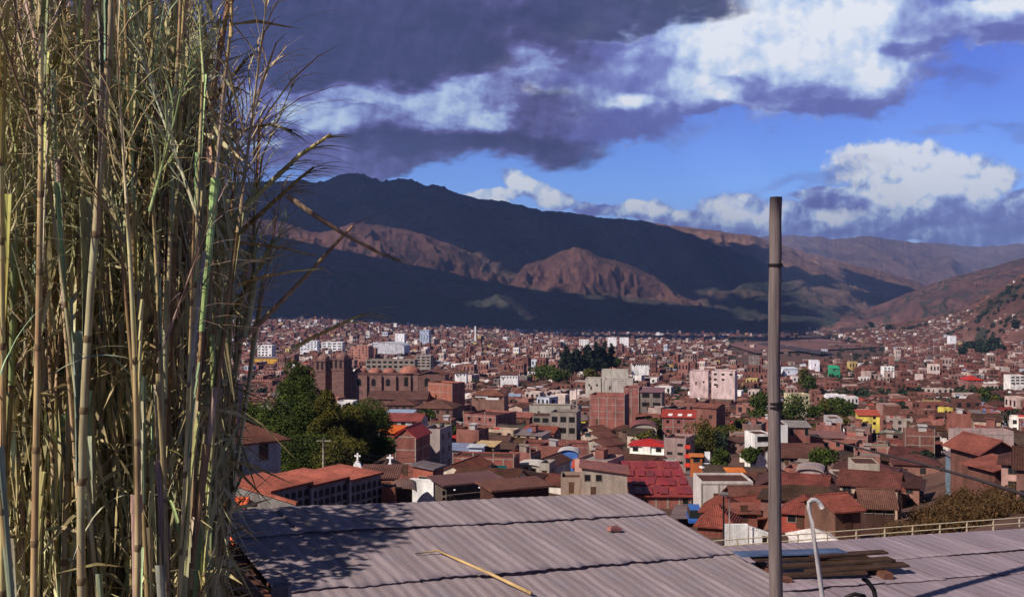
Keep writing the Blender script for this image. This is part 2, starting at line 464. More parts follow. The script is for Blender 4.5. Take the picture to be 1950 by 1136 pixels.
# domain warp so outlines billow
def vmath(op, a, b=None, c=None):
    m = nt.nodes.new('ShaderNodeVectorMath'); m.operation = op
    for i, v in enumerate((a, b, c)):
        if v is None: continue
        if isinstance(v, tuple): m.inputs[i].default_value = v
        else: nt.links.new(v, m.inputs[i])
    return m
def warp(P, sc, amt, det=4, st=(1,1,1), ro=.6):
    n = noise(nt, scaled(nt, P, st), sc, det, ro, 0, 'Color')
    s = vmath('SUBTRACT', n, (.5,.5,.5)).outputs[0]
    return vmath('MULTIPLY_ADD', s, (amt, amt*.75, 0), P).outputs[0]
P0 = warp(Praw, 1.3, .22, 3)
P1 = warp(warp(Praw, .6, .75, 3), 2.4, .26, 5)           # cumulus outline
P2 = warp(Praw, .45, 2.4, 4, (1,2.2,1))                    # smeared stratus outline
P3 = warp(P2, 1.6, .55, 5, (1,1.6,1))
LAST = [None]
def field(P, ells, k=.25):
    # each ellipse is tied to the one before, so the shader evaluates them one after another
    acc = None
    for e in ells:
        u, v, rx, ry = e[:4]; rot = e[4] if len(e) > 4 else 0
        a, b = ae(u, v)
        mp = nt.nodes.new('ShaderNodeMapping'); mp.vector_type = 'TEXTURE'
        mp.inputs['Location'].default_value = (a, b, 0); mp.inputs['Scale'].default_value = (rx/100, ry/100, 1)
        mp.inputs['Rotation'].default_value = (0, 0, R(rot)); 
        if LAST[0] is not None:
            Q_ = vmath('MULTIPLY_ADD', LAST[0], (1e-7, 0, 0), P).outputs[0]
        else: Q_ = P
        nt.links.new(Q_, mp.inputs['Vector'])
        L = vmath('LENGTH', mp.outputs[0]).outputs['Value']
        acc = L if acc is None else mth(nt, 'SMOOTH_MIN', acc, L, k)
        LAST[0] = acc
    return acc
def soft(f, a, b):      # 1 inside, 0 outside
    m = nt.nodes.new('ShaderNodeMapRange'); m.interpolation_type = 'SMOOTHSTEP'
    nt.links.new(f, m.inputs[0]); m.inputs[1].default_value = a; m.inputs[2].default_value = b
    m.inputs[3].default_value = 1; m.inputs[4].default_value = 0
    return m.outputs[0]
def relief_of(P, sc, det=6, dx=-.10, dy=.16, ro=.55):
    a = noise(nt, P, sc, det, ro); b = noise(nt, vmath('ADD', P, (dx, dy, 0)).outputs[0], sc, det, ro)
    return mth(nt, 'SUBTRACT', a, b)
def srgb(r, g, b):
    return tuple(((c/255/1.055+.055/1.055)**2.4 if c > 10 else c/255/12.92) for c in (r, g, b))
def ccol(B, stops): return ramp(nt, B, [(p, srgb(*c)) for p, c in stops])
STOPS = [(0,(58,64,98)), (.22,(76,76,118)), (.42,(104,104,162)), (.6,(142,158,212)), (.78,(186,208,238)), (1,(236,242,250))]
STOPSB = [(0,(100,104,170)), (.22,(108,114,180)), (.42,(130,140,200)), (.6,(160,178,224)), (.78,(198,217,243)), (1,(240,244,250))]
# clear sky, tinted to the deep blue of the photograph
h = mth(nt, 'DIVIDE', ele, 16, clamp=True)
sky_t = ramp(nt, h, [(0, (1.0,1.0,1.3)), (.12, (.78,.98,1.5)), (.24, (.62,.68,1.38)), (.33, (.60,.58,1.25)), (.46, (.30,.27,.40)), (1, (.16,.14,.16))])
skyc = mixc(nt, 1, sk.outputs[0], sky_t, 'MULTIPLY')
def over(base, colr, alpha):
    c = mixc(nt, 1, colr, (1/SKY_S,)*3, 'MULTIPLY')
    return mixc(nt, alpha, base, c)
def voro(P, sc, det=3):
    v = nt.nodes.new('ShaderNodeTexVoronoi'); v.feature = 'SMOOTH_F1'; v.inputs['Scale'].default_value = sc; v.inputs['Detail'].default_value = det
    v.inputs['Roughness'].default_value = .55; v.inputs['Smoothness'].default_value = .35; v.normalize = True; v.voronoi_dimensions = '2D'
    nt.links.new(P, v.inputs['Vector']); return v.outputs['Distance']
# cauliflower billows: bright towards the upper left of every puff
vb = voro(P0, 2.1); vb2 = voro(vmath('ADD', P0, (-.09, .13, 0)).outputs[0], 2.1)
vc = voro(P0, 1.0); vc2 = voro(vmath('ADD', P0, (-.16, .22, 0)).outputs[0], 1.0)
rl3 = mth(nt, 'ADD', mth(nt, 'MULTIPLY', mth(nt, 'SUBTRACT', vc2, vc), .8), mth(nt, 'MULTIPLY', relief_of(P0, 2.2, 6), .45))
rl1 = mth(nt, 'ADD', mth(nt, 'MULTIPLY', mth(nt, 'SUBTRACT', vb2, vb), 1.15), mth(nt, 'MULTIPLY', relief_of(P0, 1.3, 6), .75))
puff = mth(nt, 'SUBTRACT', vb, .38); nz1 = noise(nt, P1, .9, 6, .6); nzf = noise(nt, Praw, 3.2, 6, .62)
# 1 low far cumulus over the ridge
lowc = [(985,348,34,24,-35),(1035,372,62,20,-20),(940,378,48,13,5),(1140,402,46,10,0),(1228,404,55,18,0),(1300,412,60,14),(1395,402,58,26),(1340,420,90,20),(1470,415,120,28),(1590,420,120,30),(1655,405,50,18),(1700,442,260,18),(1900,445,130,24),(1955,392,36,26),(1300,436,180,12)]
lowf = field(P1, lowc, .12)
lowh = field(P1, [(985,344,34,26,-35),(1035,368,52,22,-20),(935,376,45,14),(1225,398,48,16),(1385,396,48,22),(1450,405,50,20),(1300,404,30,12),(1650,402,34,14),(1590,412,50,14)], .2)
B = mth(nt, 'ADD', mth(nt, 'MULTIPLY', soft(lowh, .3, 1.7), .68), mth(nt, 'MULTIPLY', rl1, 1.35))
B = mth(nt, 'ADD', B, .36, clamp=True)
c = over(skyc, ccol(B, STOPSB), mth(nt, 'MULTIPLY', soft(mth(nt, 'MULTIPLY_ADD', nzf, .42, mth(nt, 'MULTIPLY_ADD', puff, .9, lowf)), 1.08, 1.42), .96))
# 2 the cumulus over the pole
rcl = [(1700,322,92,50,0),(1820,350,92,50,-8),(1640,375,95,22,8),(1575,368,70,9,4),(1770,390,120,32),(1850,400,70,30)]
rf = field(P1, rcl, .15)
rh = field(P1, [(1690,316,90,48),(1780,325,90,40,-10),(1870,350,50,34),(1720,370,60,40)], .2)
rd = field(P1, [(1850,408,90,26),(1600,392,90,16),(1790,412,110,18)], .2)
B = mth(nt, 'ADD', mth(nt, 'MULTIPLY', soft(rh, .3, 1.6), .70), mth(nt, 'MULTIPLY', rl1, 1.35))
B = mth(nt, 'ADD', B, .47); B = mth(nt, 'SUBTRACT', B, mth(nt, 'MULTIPLY', soft(rd, .5, 1.3), .20), clamp=True)
c = over(c, ccol(B, STOPSB), mth(nt, 'MULTIPLY', soft(mth(nt, 'MULTIPLY_ADD', nzf, .42, mth(nt, 'MULTIPLY_ADD', puff, .9, rf)), 1.05, 1.45), .97))
# 3 the big bright cumulus at the top and the ragged middle cloud
bcl = [(1450,60,250,120),(1560,70,200,110),(1650,135,70,44),(1520,170,200,32),(1300,130,170,70,8),(1150,200,220,60,12),(1400,190,120,22),(1060,150,170,90,8),(1700,70,120,70),(1905,35,100,36),(1250,60,160,60)]
bf = field(P3, bcl, .2)
bh = field(P1, [(1470,70,190,95),(1400,110,110,55,15),(1570,40,150,70),(1590,110,80,55),(1652,128,48,44),(1375,168,42,26),(1090,52,50,15),(960,128,34,12,20),(1030,172,70,12),(1200,190,50,12),(1900,12,70,18)], .2)
bd = field(P3, [(1480,160,110,24,4),(1570,190,150,18),(1280,215,120,20),(1780,90,70,20),(1910,52,60,18),(1140,240,120,30,8),(1130,90,110,20,8)], .2)
B = mth(nt, 'ADD', mth(nt, 'MULTIPLY', soft(bh, .2, 1.75), .64), mth(nt, 'MULTIPLY', rl3, 1.25))
B = mth(nt, 'ADD', B, mth(nt, 'MULTIPLY_ADD', nz1, .55, .10)); B = mth(nt, 'SUBTRACT', B, mth(nt, 'MULTIPLY', soft(bd, .4, 1.4), .38), clamp=True)
c = over(c, ccol(B, STOPSB), mth(nt, 'MULTIPLY', soft(mth(nt, 'MULTIPLY_ADD', nzf, .42, mth(nt, 'MULTIPLY_ADD', puff, .9, bf)), 1.0, 1.62), .96))
# 4 dark stratus at the upper left and its lower bank
dcl = [(500,60,560,120),(820,70,320,105,-3),(1140,12,260,44,3),(760,215,330,62),(560,235,330,70),(900,258,220,48,-6),(620,290,330,34),(200,150,420,190),(-200,150,500,230),(985,240,120,60,-15)]
df_ = field(P2, dcl, .2)
dh = field(P3, [(452,178,34,20),(590,188,70,17,-4),(730,178,120,26),(860,182,110,26,4),(640,215,110,26),(470,262,60,12),(1000,130,60,40),(900,205,70,20)], .2)
dd_ = field(P2, [(640,70,480,100),(420,60,300,110),(860,130,200,30),(1160,20,260,40,2),(880,262,240,34,-4),(560,150,160,16)], .2)
B = mth(nt, 'ADD', mth(nt, 'MULTIPLY', soft(dh, .1, 1.7), .46), mth(nt, 'MULTIPLY', rl1, .35))
B = mth(nt, 'ADD', B, mth(nt, 'MULTIPLY_ADD', noise(nt, P2, .7, 5, .55), .45, .10)); B = mth(nt, 'SUBTRACT', B, mth(nt, 'MULTIPLY', soft(dd_, .5, 1.3), .26), clamp=True)
c = over(c, ccol(B, STOPS), mth(nt, 'MULTIPLY', soft(mth(nt, 'MULTIPLY_ADD', nzf, .35, df_), 1.0, 1.45), .97))
# 5 faint wisps
wf = field(P3, [(1825,160,80,18),(1795,252,56,14),(1925,238,50,18),(1540,345,120,14),(1250,240,120,18)], .2)
c = over(c, ccol(mth(nt, 'MULTIPLY', nz1, .9), STOPS), mth(nt, 'MULTIPLY', soft(wf, .2, 1.5), .35))
nt.links.new(c, bg.inputs['Color'])
w.cycles.sampling_method = 'MANUAL'; w.cycles.sample_map_resolution = 512
# ---------------------------------------------------------------- building materials (tint = the object's own colour)
def objcol(nt): return nt.nodes.new('ShaderNodeObjectInfo').outputs['Color']
def mat_tint(name, scale=.6, amt=.35, rough=.9, extra=None):
    m, nt, b = newmat(name); b.inputs['Roughness'].default_value = rough
    p = geo_pos(nt)
    n1 = noise(nt, scaled(nt, p, (1,1,.35)), scale, 5, .65); n2 = noise(nt, p, scale*7, 4, .6)
    c = mixc(nt, 1, objcol(nt), ramp(nt, n1, [(.32, (1-amt,)*3), (.62, (1+amt*.5,)*3)]), 'MULTIPLY')
    c = mixc(nt, .6, c, ramp(nt, n2, [(.3, (.72,)*3), (.7, (1.18,)*3)]), 'MULTIPLY')
    if extra: c = extra(nt, b, c)
    nt.links.new(c, b.inputs['Base Color'])
    return m
M_WALL = mat_tint('plaster_wall', .45, .45)
def tiles(nt, b, c):
    o = coords(nt)
    w = nt.nodes.new('ShaderNodeTexWave'); w.wave_type = 'BANDS'; w.bands_direction = 'X'; w.wave_profile = 'SIN'
    w.inputs['Scale'].default_value = 1.25; w.inputs['Distortion'].default_value = 1.2; w.inputs['Detail'].default_value = 2
    nt.links.new(o, w.inputs['Vector'])
    bump(nt, b, w.outputs[1], .7, .08)
    n = noise(nt, scaled(nt, o, (1.2, 3.0, 3.0)), 1.4, 6, .75)
    c = mixc(nt, 1, c, ramp(nt, n, [(.3, (.5,.46,.46)), (.5, (1,1,1)), (.72, (1.45,1.3,1.2))]), 'MULTIPLY')
    return mixc(nt, .75, c, ramp(nt, w.outputs[1], [(0, (.6,.58,.58)), (.5, (1.05,1.05,1.05))]), 'MULTIPLY')
M_TILE = mat_tint('clay_roof_tile', .25, .4, .9, tiles)
def bricks(nt, b, c):
    o = coords(nt)
    s = nt.nodes.new('ShaderNodeSeparateXYZ'); nt.links.new(o, s.inputs[0])
    k = nt.nodes.new('ShaderNodeCombineXYZ'); nt.links.new(mth(nt, 'ADD', s.outputs[0], s.outputs[1]), k.inputs[0]); nt.links.new(s.outputs[2], k.inputs[1])
    t = nt.nodes.new('ShaderNodeTexBrick'); nt.links.new(k.outputs[0], t.inputs['Vector'])
    t.inputs['Scale'].default_value = 1; t.inputs['Brick Width'].default_value = .5; t.inputs['Row Height'].default_value = .22; t.inputs['Mortar Size'].default_value = .03
    t.inputs['Color1'].default_value = (1,1,1,1); t.inputs['Color2'].default_value = (.72,.68,.68,1); t.inputs['Mortar'].default_value = (1.1,1.15,1.2,1)
    return mixc(nt, 1, c, t.outputs[0], 'MULTIPLY')
M_BRICK = mat_tint('raw_brick', .5, .35, .95, bricks)
def corr(nt, b, c):
    o = coords(nt)
    w = nt.nodes.new('ShaderNodeTexWave'); w.bands_direction = 'X'; w.inputs['Scale'].default_value = 1.6
    nt.links.new(o, w.inputs['Vector']); bump(nt, b, w.outputs[1], .5, .05)
    n = noise(nt, scaled(nt, o, (3, .5, 1)), 1.2, 4, .6)
    return mixc(nt, 1, c, ramp(nt, n, [(.3, (.72,.68,.68)), (.7, (1.15,1.12,1.1))]), 'MULTIPLY')
M_METAL = mat_tint('sheet_metal_roof', .3, .2, .55, corr)
M_CONC = mat_tint('bare_concrete', .5, .3, .95)
M_DARK = simple('dark_opening', (.012,.010,.010), .5)
M_GLASS = simple('window_glass', (.02,.025,.03), .15, .6)
M_WOOD = simple('weathered_wood', (.12,.075,.05), .9, nscale=3)
BRICKC = (.25,.095,.072); TILEC = (.09,.036,.026); CONC = (.32,.27,.23); WHITE = (.78,.75,.70)

# ---------------------------------------------------------------- building kit: front faces -y, root at the middle of the footprint, z = 0 at the front base line
SINK = 8.
def roof_mb(kind, w, d, h, rise, ov=.5, t=.18, z0=0):
    mb = MB(); a, b = w/2+ov, d/2+ov
    if kind == 'gx':                                  # ridge along x
        k = rise*ov/(d/2)
        mb.slab([(-a,-b,h-k),(a,-b,h-k),(a,0,h+rise),(-a,0,h+rise)], t); mb.slab([(-a,0.002,h+rise),(a,0.002,h+rise),(a,b,h-k),(-a,b,h-k)], t)
        mb.tube([(-a,0,h+rise+.02),(a,0,h+rise+.02)], .13, 6)
    elif kind == 'gy':
        k = rise*ov/(w/2)
        mb.slab([(-a,-b,h-k),(0,-b,h+rise),(0,b,h+rise),(-a,b,h-k)], t); mb.slab([(.002,-b,h+rise),(a,-b,h-k),(a,b,h-k),(.002,b,h+rise)], t)
        mb.tube([(0,-b,h+rise+.02),(0,b,h+rise+.02)], .13, 6)
    elif kind == 'hip':
        r = max(0, w/2-d/2)*.9; q = 0 if w >= d else (d/2-w/2)*.9; k = .12
        A, B, C, D = (-a,-b,h-k),(a,-b,h-k),(a,b,h-k),(-a,b,h-k); E, G = (-r,-q,h+rise),(r,q,h+rise)
        if w >= d:
            mb.slab([A,B,G,E], t); mb.slab([C,D,E,G], t); mb.slab([B,C,G], t); mb.slab([D,A,E], t)
        else:
            mb.slab([A,B,E], t); mb.slab([B,C,G,E], t); mb.slab([C,D,G], t); mb.slab([D,A,E,G], t)
    elif kind == 'shed':                              # high at the back
        mb.slab([(-a,-b,h),(a,-b,h),(a,b,h+rise),(-a,b,h+rise)], t)
    elif kind == 'shedl':                             # high at the left
        mb.slab([(-a,-b,h+rise),(a,-b,h),(a,b,h),(-a,b,h+rise)], t)
    elif kind == 'shedr':
        mb.slab([(-a,-b,h),(a,-b,h+rise),(a,b,h+rise),(-a,b,h)], t)
    elif kind == 'arch':                              # barrel along y
        n = 12
        for i in range(n):
            t0, t1 = math.pi*i/n, math.pi*(i+1)/n
            x0, z0_, x1, z1_ = -a*math.cos(t0), h+rise*math.sin(t0), -a*math.cos(t1), h+rise*math.sin(t1)
            mb.slab([(x0,-b,z0_),(x1,-b,z1_),(x1,b,z1_),(x0,b,z0_)], t)
    elif kind == 'flat':
        mb.box(-w/2+.02, w/2-.02, -d/2+.02, d/2-.02, h-.25, h+.02)
    return mb
def wall_mb(kind, w, d, h, rise, par=.7):
    mb = MB(); a, b = w/2, d/2
    if kind == 'flat':
        t = .2
        mb.box(-a, a, -b, b, -SINK, h-.28)
        mb.box(-a, a, -b, -b+t, h-.28, h+par); mb.box(-a, a, b-t, b, h-.28, h+par*1.0)
        mb.box(-a, -a+t, -b+t, b-t, h-.28, h+par); mb.box(a-t, a, -b+t, b-t, h-.28, h+par)
        return mb
    if kind in ('hip',):
        mb.box(-a, a, -b, b, -SINK, h); return mb
    lo = -SINK
    if kind == 'gx': prof = [(-b, h), (0, h+rise-.1), (b, h)]; axis = 'x'
    elif kind == 'gy': prof = [(-a, h), (0, h+rise-.1), (a, h)]; axis = 'y'
    elif kind == 'shed': prof = [(-b, h-.1), (b, h+rise-.1)]; axis = 'x'
    elif kind == 'shedl': prof = [(-a, h+rise-.1), (a, h-.1)]; axis = 'y'
    elif kind == 'shedr': prof = [(-a, h-.1), (a, h+rise-.1)]; axis = 'y'
    else: prof = [(-a*math.cos(math.pi*i/12), h+(rise-.12)*math.sin(math.pi*i/12)) for i in range(13)]; axis = 'y'
    prof = [(q, z-.12) for q, z in prof]
    if axis == 'x':
        P = [(-a, q, z) for q, z in prof]; Q = [(a, q, z) for q, z in prof]
        mb.poly([(-a, b, lo), (-a, -b, lo)] + P); mb.poly([(a, -b, lo), (a, b, lo)] + Q[::-1])
        mb.quad((-a,-b,lo), (a,-b,lo), Q[0], P[0]); mb.quad((a,b,lo), (-a,b,lo), P[-1], Q[-1])
    else:
        P = [(q, -b, z) for q, z in prof]; Q = [(q, b, z) for q, z in prof]
        mb.poly([(a, -b, lo)][::1] + P[::-1] + [(-a, -b, lo)]); mb.poly([(-a, b, lo)] + Q + [(a, b, lo)])
        mb.quad((-a,b,lo), (-a,-b,lo), P[0], Q[0]); mb.quad((a,-b,lo), (a,b,lo), Q[-1], P[-1])
    return mb
WCACHE = {}
def win_mesh(ww, wh, style='w'):
    k = (round(ww,1), round(wh,1), style)
    if k not in WCACHE:
        mb = MB(); f = .09
        mb.box(-ww/2, ww/2, -.03, .05, 0, wh, 1)                                 # dark opening / pane
        if style == 'w':
            mb.box(-ww/2-f, ww/2+f, -.07, .05, -f, -.003, 0); mb.box(-ww/2-f, ww/2+f, -.07, .05, wh+.003, wh+f, 0)
            mb.box(-ww/2-f, -ww/2-.003, -.065, .05, -.002, wh, 0); mb.box(ww/2+.003, ww/2+f, -.065, .05, -.002, wh, 0)
            mb.box(-.03, .03, -.05, -.031, .01, wh-.01, 0)
        WCACHE[k] = mb.mesh('window', [M_WOOD if style == 'w' else M_CONC, M_GLASS if style == 'w' else M_DARK])
    return WCACHE[k]
def win_parts(ww, wh, style):
    k = (round(ww,1), round(wh,1), style, 'split')
    if k not in WCACHE:
        a = MB(); b = MB(); f = .09 if style == 'w' else .07
        b.box(-ww/2, ww/2, -.03, .05, 0, wh)
        a.box(-ww/2-f, ww/2+f, -.09, .05, -f, -.003); a.box(-ww/2-f, ww/2+f, -.07, .05, wh+.003, wh+f)
        a.box(-ww/2-f, -ww/2-.003, -.065, .05, -.002, wh); a.box(ww/2+.003, ww/2+f, -.065, .05, -.002, wh)
        if style == 'w': a.box(-.03, .03, -.05, -.031, .01, wh-.01)
        WCACHE[k] = (a.mesh('window', M_WOOD if style == 'w' else M_CONC), b.mesh('pane', M_GLASS if style == 'w' else M_DARK))
    return WCACHE[k]
def add_window(root, x, y, z, ww, wh, face=0, style='w', name='window'):
    if 0 < root.location.y < 380:                     # near enough to show frame and pane apart
        fr, pa = win_parts(ww, wh, style); o = link(name, fr, root, CONC); link('pane', pa, o)
    else: o = link(name, win_mesh(ww, wh, style), root)
    o.location = (x, y, z)
    o.rotation_euler = (0, 0, {0: 0, 1: R(90), 3: R(-90)}[face])
    return o
def auto_windows(root, w, d, h, storeys, nf, ns, ww=1.1, wh=1.2, style='w', skip=.15, rnd=random):
    sh = h/storeys
    for s in range(storeys):
        for i in range(nf):
            if rnd.random() < skip: continue
            add_window(root, -w/2+w*(i+.5)/nf, -d/2, s*sh+sh*.36, min(ww, w/nf*.7), min(wh, sh*.5), 0, style)
        for i in range(ns):
            if rnd.random() < skip: continue
            add_window(root, w/2, -d/2+d*(i+.5)/ns, s*sh+sh*.36, min(ww, d/ns*.7), min(wh, sh*.5), 1, style)
def add_door(root, x, y, h=2.1, w=1.0, color=(.1,.05,.03), face=0):
    mb = MB(); mb.box(-w/2, w/2, -.06, .05, 0, h); mb.box(-w/2-.08, w/2+.08, -.09, -.003+.05, h+.002, h+.1)
    o = mb.build('door', M_WALL, root, color=color); o.location = (x, y, 0); o.rotation_euler = (0,0,R(90) if face else 0); return o
def frame_mb(w, d, h, storeys, nf, ns, rebar=True, par=.7):
    """concrete posts and floor bands standing proud of raw brick"""
    mb = MB(); e = .06; sh = h/storeys
    for i in range(nf+1):
        x = -w/2+w*i/nf
        mb.box(max(-w/2-e, x-.16), min(w/2+e, x+.16), -d/2-e, -d/2+.1, -SINK, h+.02)
        if rebar and i % 2 == 0: mb.box(x-.12, x+.12, -d/2+.02, -d/2+.24, h+.03, h+par+.9)
    for i in range(1, ns+1):
        y = -d/2+d*i/ns
        mb.box(w/2-.1, w/2+e, y-.16, min(d/2+e, y+.16), -SINK, h+.02)
    for s in range(1, storeys+1):
        z = s*sh
        mb.box(-w/2-e*.6, w/2+e*.6, -d/2-e*.7, -d/2+.12, z-.24, z-.03); mb.box(w/2-.12, w/2+e*.7, -d/2+.1, d/2+e*.6, z-.24, z-.03)
    return mb
def building(name, label, cat, loc, rot, w, d, h, roof='gx', rise=1.6, wall=(.3,.2,.16), roofc=TILEC, wm=None, rm=None,
             storeys=1, nf=3, ns=2, style='w', frame=False, group=None, par=.7, ov=.5, door=True, tank=False, skip=.15, ww=1.1, wh=1.2, rebar=True):
    root = empty(name, loc, rot); tag(root, label, cat, group)
    wm = wm or M_WALL; rm = rm or (M_TILE if roof in ('gx','gy','hip') else M_METAL)
    if roof == 'flat': rm = M_CONC
    wall_mb(roof, w, d, h, rise, par).build('wall', wm, root, color=wall)
    roof_mb(roof, w, d, h, rise, ov).build('roof', rm, root, color=roofc)
    if frame: frame_mb(w, d, h, storeys, nf, ns, rebar, par).build('concrete_frame', M_CONC, root, color=CONC)
    auto_windows(root, w, d, h, storeys, nf, ns, ww=ww, wh=wh, style=style, skip=skip)
    if door: add_door(root, -w/2+w*.5/nf+1.1 if nf > 1 else 0, -d/2)
    if tank:
        mb = MB(); mb.lathe(w*.2, d*.1, [(.02,h+.05),(.55,h+.05),(.55,h+1.2),(.3,h+1.42),(.01,h+1.45)], 10); mb.build('water_tank', M_METAL, root, True, color=(.05,.05,.055))
    return root

# occupied ground: (x, y, radius)
OCC = []
def occ(x, y, r): OCC.append((x, y, r))
def free(x, y, r):
    for a, b, c in OCC:
        if (x-a)**2+(y-b)**2 < (r+c)**2: return False
    return True
def hero(name, label, cat, u0, u1, vb, vt, d=None, depth=9, rot=20, **kw):
    """size from the photograph's extent at its own distance d"""
    um = (u0+u1)/2; d = d or depth_of(um, vb); c = math.cos(R(rot))
    w = (u1-u0)/F*d; h = (vb-vt)/F*d
    p = px(um, vb, d)
    # centre of the footprint lies behind the front face
    n = Vector((math.sin(R(rot)), math.cos(R(rot)), 0)); 
    loc = p+n*depth/2
    occ(loc.x, loc.y, math.hypot(w/c, depth)/2*.85)
    return building(name, label, cat, loc, -R(rot), w/max(.5, c), depth, h, **kw)
# ---------------------------------------------------------------- single buildings one can recognise
RED = (.42,.05,.035); CRIM = (.32,.060,.052); ORANGE = (.75,.16,.02); GREYR = (.20,.16,.165); PINKW = (.36,.17,.14)
H = hero
# -- left and middle foreground row
H('house', 'whitewashed house under a broad tiled hip roof beside the big dark tree', 'house', 412, 524, 900, 840, d=112, depth=9, rot=-42, roof='hip', rise=2.4, wall=(.33,.31,.31), roofc=(.19,.075,.05), nf=2, ns=1, storeys=1, ww=.9, wh=1.6, ov=.8)
H('brick_house', 'three-storey gabled brick house with red sheet roof beside the big tree', 'house', 752, 792, 905, 830, d=222, depth=9, rot=14, roof='gy', rise=1.7, wall=BRICKC, wm=M_BRICK, roofc=RED, rm=M_METAL, storeys=3, nf=1, ns=2, frame=True, style='o', skip=.8, rebar=False, ov=.4)
H('brick_house', 'low brick annex with an orange sheet awning against the big tree', 'house', 722, 750, 900, 822, d=226, depth=7, rot=14, roof='shed', rise=.5, wall=BRICKC, wm=M_BRICK, roofc=ORANGE, rm=M_METAL, storeys=2, nf=1, ns=1, style='o', skip=.6)
H('concrete_house', 'narrow grey concrete house with a domed tank on its stair tower', 'house', 803, 838, 900, 822, d=236, depth=8, rot=16, roof='flat', wall=(.36,.30,.28), wm=M_CONC, storeys=3, nf=2, ns=2, style='o', tank=True)
H('house', 'tiled house with a red patched roof behind the gabled brick house', 'house', 735, 800, 815, 800, d=330, depth=11, rot=8, roof='gx', rise=1.5, wall=(.5,.45,.4), roofc=(.28,.07,.06), nf=3, ns=1)
H('house', 'long white wall with a pale blue roof at the edge of the tall trees', 'house', 738, 786, 799, 785, d=400, depth=6, rot=4, roof='shed', rise=.5, wall=WHITE, roofc=(.35,.45,.6), rm=M_METAL, nf=3, ns=1)
H('shed', 'open shed under a bright red sheet roof', 'shed', 842, 900, 850, 836, d=345, depth=7, rot=24, roof='shedr', rise=1.2, wall=(.22,.12,.10), roofc=(.50,.03,.02), nf=2, ns=1, style='o', door=False)
H('shed', 'open workshop under a long blue-grey sheet roof', 'shed', 845, 905, 880, 856, d=285, depth=7, rot=18, roof='shed', rise=.7, wall=(.2,.13,.11), roofc=(.25,.30,.45), nf=4, ns=1, style='o', skip=0, ww=1.6, door=False)
H('shed', 'lean-to with a pale yellow sheet roof next to the blue-grey workshop', 'shed', 905, 940, 876, 848, d=292, depth=6, rot=16, roof='shed', rise=.5, wall=(.2,.14,.10), roofc=(.62,.45,.22), nf=1, ns=1, style='o', skip=0, ww=2.4, door=False)
H('container_hut', 'small hut clad in light blue corrugated sheet', 'hut', 893, 918, 866, 850, d=272, depth=3, rot=12, roof='shed', rise=.2, wall=(.55,.68,.85), roofc=(.6,.65,.7), wm=M_METAL, nf=1, ns=1, skip=1, door=False)
H('brick_yard', 'long low raw brick building with concrete posts and a green panel', 'building', 862, 978, 912, 872, d=255, depth=8, rot=10, roof='flat', wall=(.31,.10,.075), wm=M_BRICK, storeys=1, nf=6, ns=2, frame=True, style='o', skip=1, par=.3)
mb = MB(); mb.box(-3.6, 3.6, -.05, .05, 0, 3.0); o = mb.build('tarpaulin', M_METAL, color=(.01,.13,.12)); o.location = px(936, 910, 250); o.rotation_euler = (0,0,-R(10))
tag(o, 'dark green tarpaulin hung on the low brick building', 'tarpaulin')
H('concrete_house', 'small pale concrete house with a white rounded tank roof', 'house', 982, 1028, 905, 888, d=262, depth=6, rot=16, roof='arch', rise=.8, wall=(.42,.38,.33), roofc=(.7,.68,.62), wm=M_CONC, nf=2, ns=1, style='o')
H('concrete_house', 'grey block house with a box tower beside the rounded tank', 'house', 1027, 1046, 915, 887, d=256, depth=6, rot=16, roof='flat', wall=(.36,.33,.28), wm=M_CONC, nf=1, ns=1, style='o', storeys=1)
# -- cemetery
H('brick_tower', 'small square brick tower with a sagging sheet roof above a white wall', 'tower', 786, 825, 938, 890, d=124, depth=2.6, rot=24, roof='shedl', rise=.35, wall=(.42,.13,.085), roofc=(.17,.14,.15), wm=M_WALL, rm=M_METAL, nf=1, ns=1, skip=0, ww=1.0, wh=.8, style='o', door=False, ov=.3)
H('cemetery_wall', 'bright white stepped wall below the little brick tower', 'wall', 777, 826, 946, 922, d=120, depth=.8, rot=24, roof='flat', wall=(.85,.84,.82), nf=1, ns=1, skip=1, door=False, par=.5)
def niches(root, w, d, h, rows, n, z0, face, frac=(.62,.62)):
    """grid of grave niches, each a dark recess with a raised rim"""
    mb = MB()
    for r in range(rows):
        for i in range(n):
            cw = (w if face == 0 else d)/n; ch = (h-z0)/rows
            ww, wh = cw*frac[0], ch*frac[1]
            o = link('niche', niche_mesh(ww, wh), root)
            c = (i+.5)*cw; z = z0+ch*(r+.2)
            o.location = (-w/2+c, -d/2, z) if face == 0 else (w/2, -d/2+c, z)
            o.rotation_euler = (0, 0, 0 if face == 0 else R(90))
NC = {}
M_NICHE = simple('niche_rim', (.30,.22,.19), .9)
def niche_mesh(ww, wh):
    k = (round(ww,2), round(wh,2))
    if k not in NC:
        mb = MB(); n = 6
        pts = [(-ww/2, 0), (ww/2, 0), (ww/2, wh*.7)] + [(ww/2*math.cos(a), wh*.7+wh*.3*math.sin(a)) for a in [math.pi*i/n for i in range(1, n)]] + [(-ww/2, wh*.7)]
        mb.poly([(x, -.012, z) for x, z in pts], 1)
        mb.box(-ww/2-.05, ww/2+.05, -.06, 0.01, -.07, -.004, 0)
        NC[k] = mb.mesh('niche', [M_NICHE, M_DARK])
    return NC[k]
# stepped niche pavilion
A_ = Vector((.5,.85,0)).normalized(); Bv = Vector((.85,-.5,0)).normalized()
S_ = Vector((-21.8, 98, -18.2)); root = empty('niche_pavilion', S_ + Vector((0,0,-2.9)), math.atan2(A_.y, A_.x))
tag(root, 'cemetery niche pavilion with three stepped orange tiled roofs', 'pavilion')
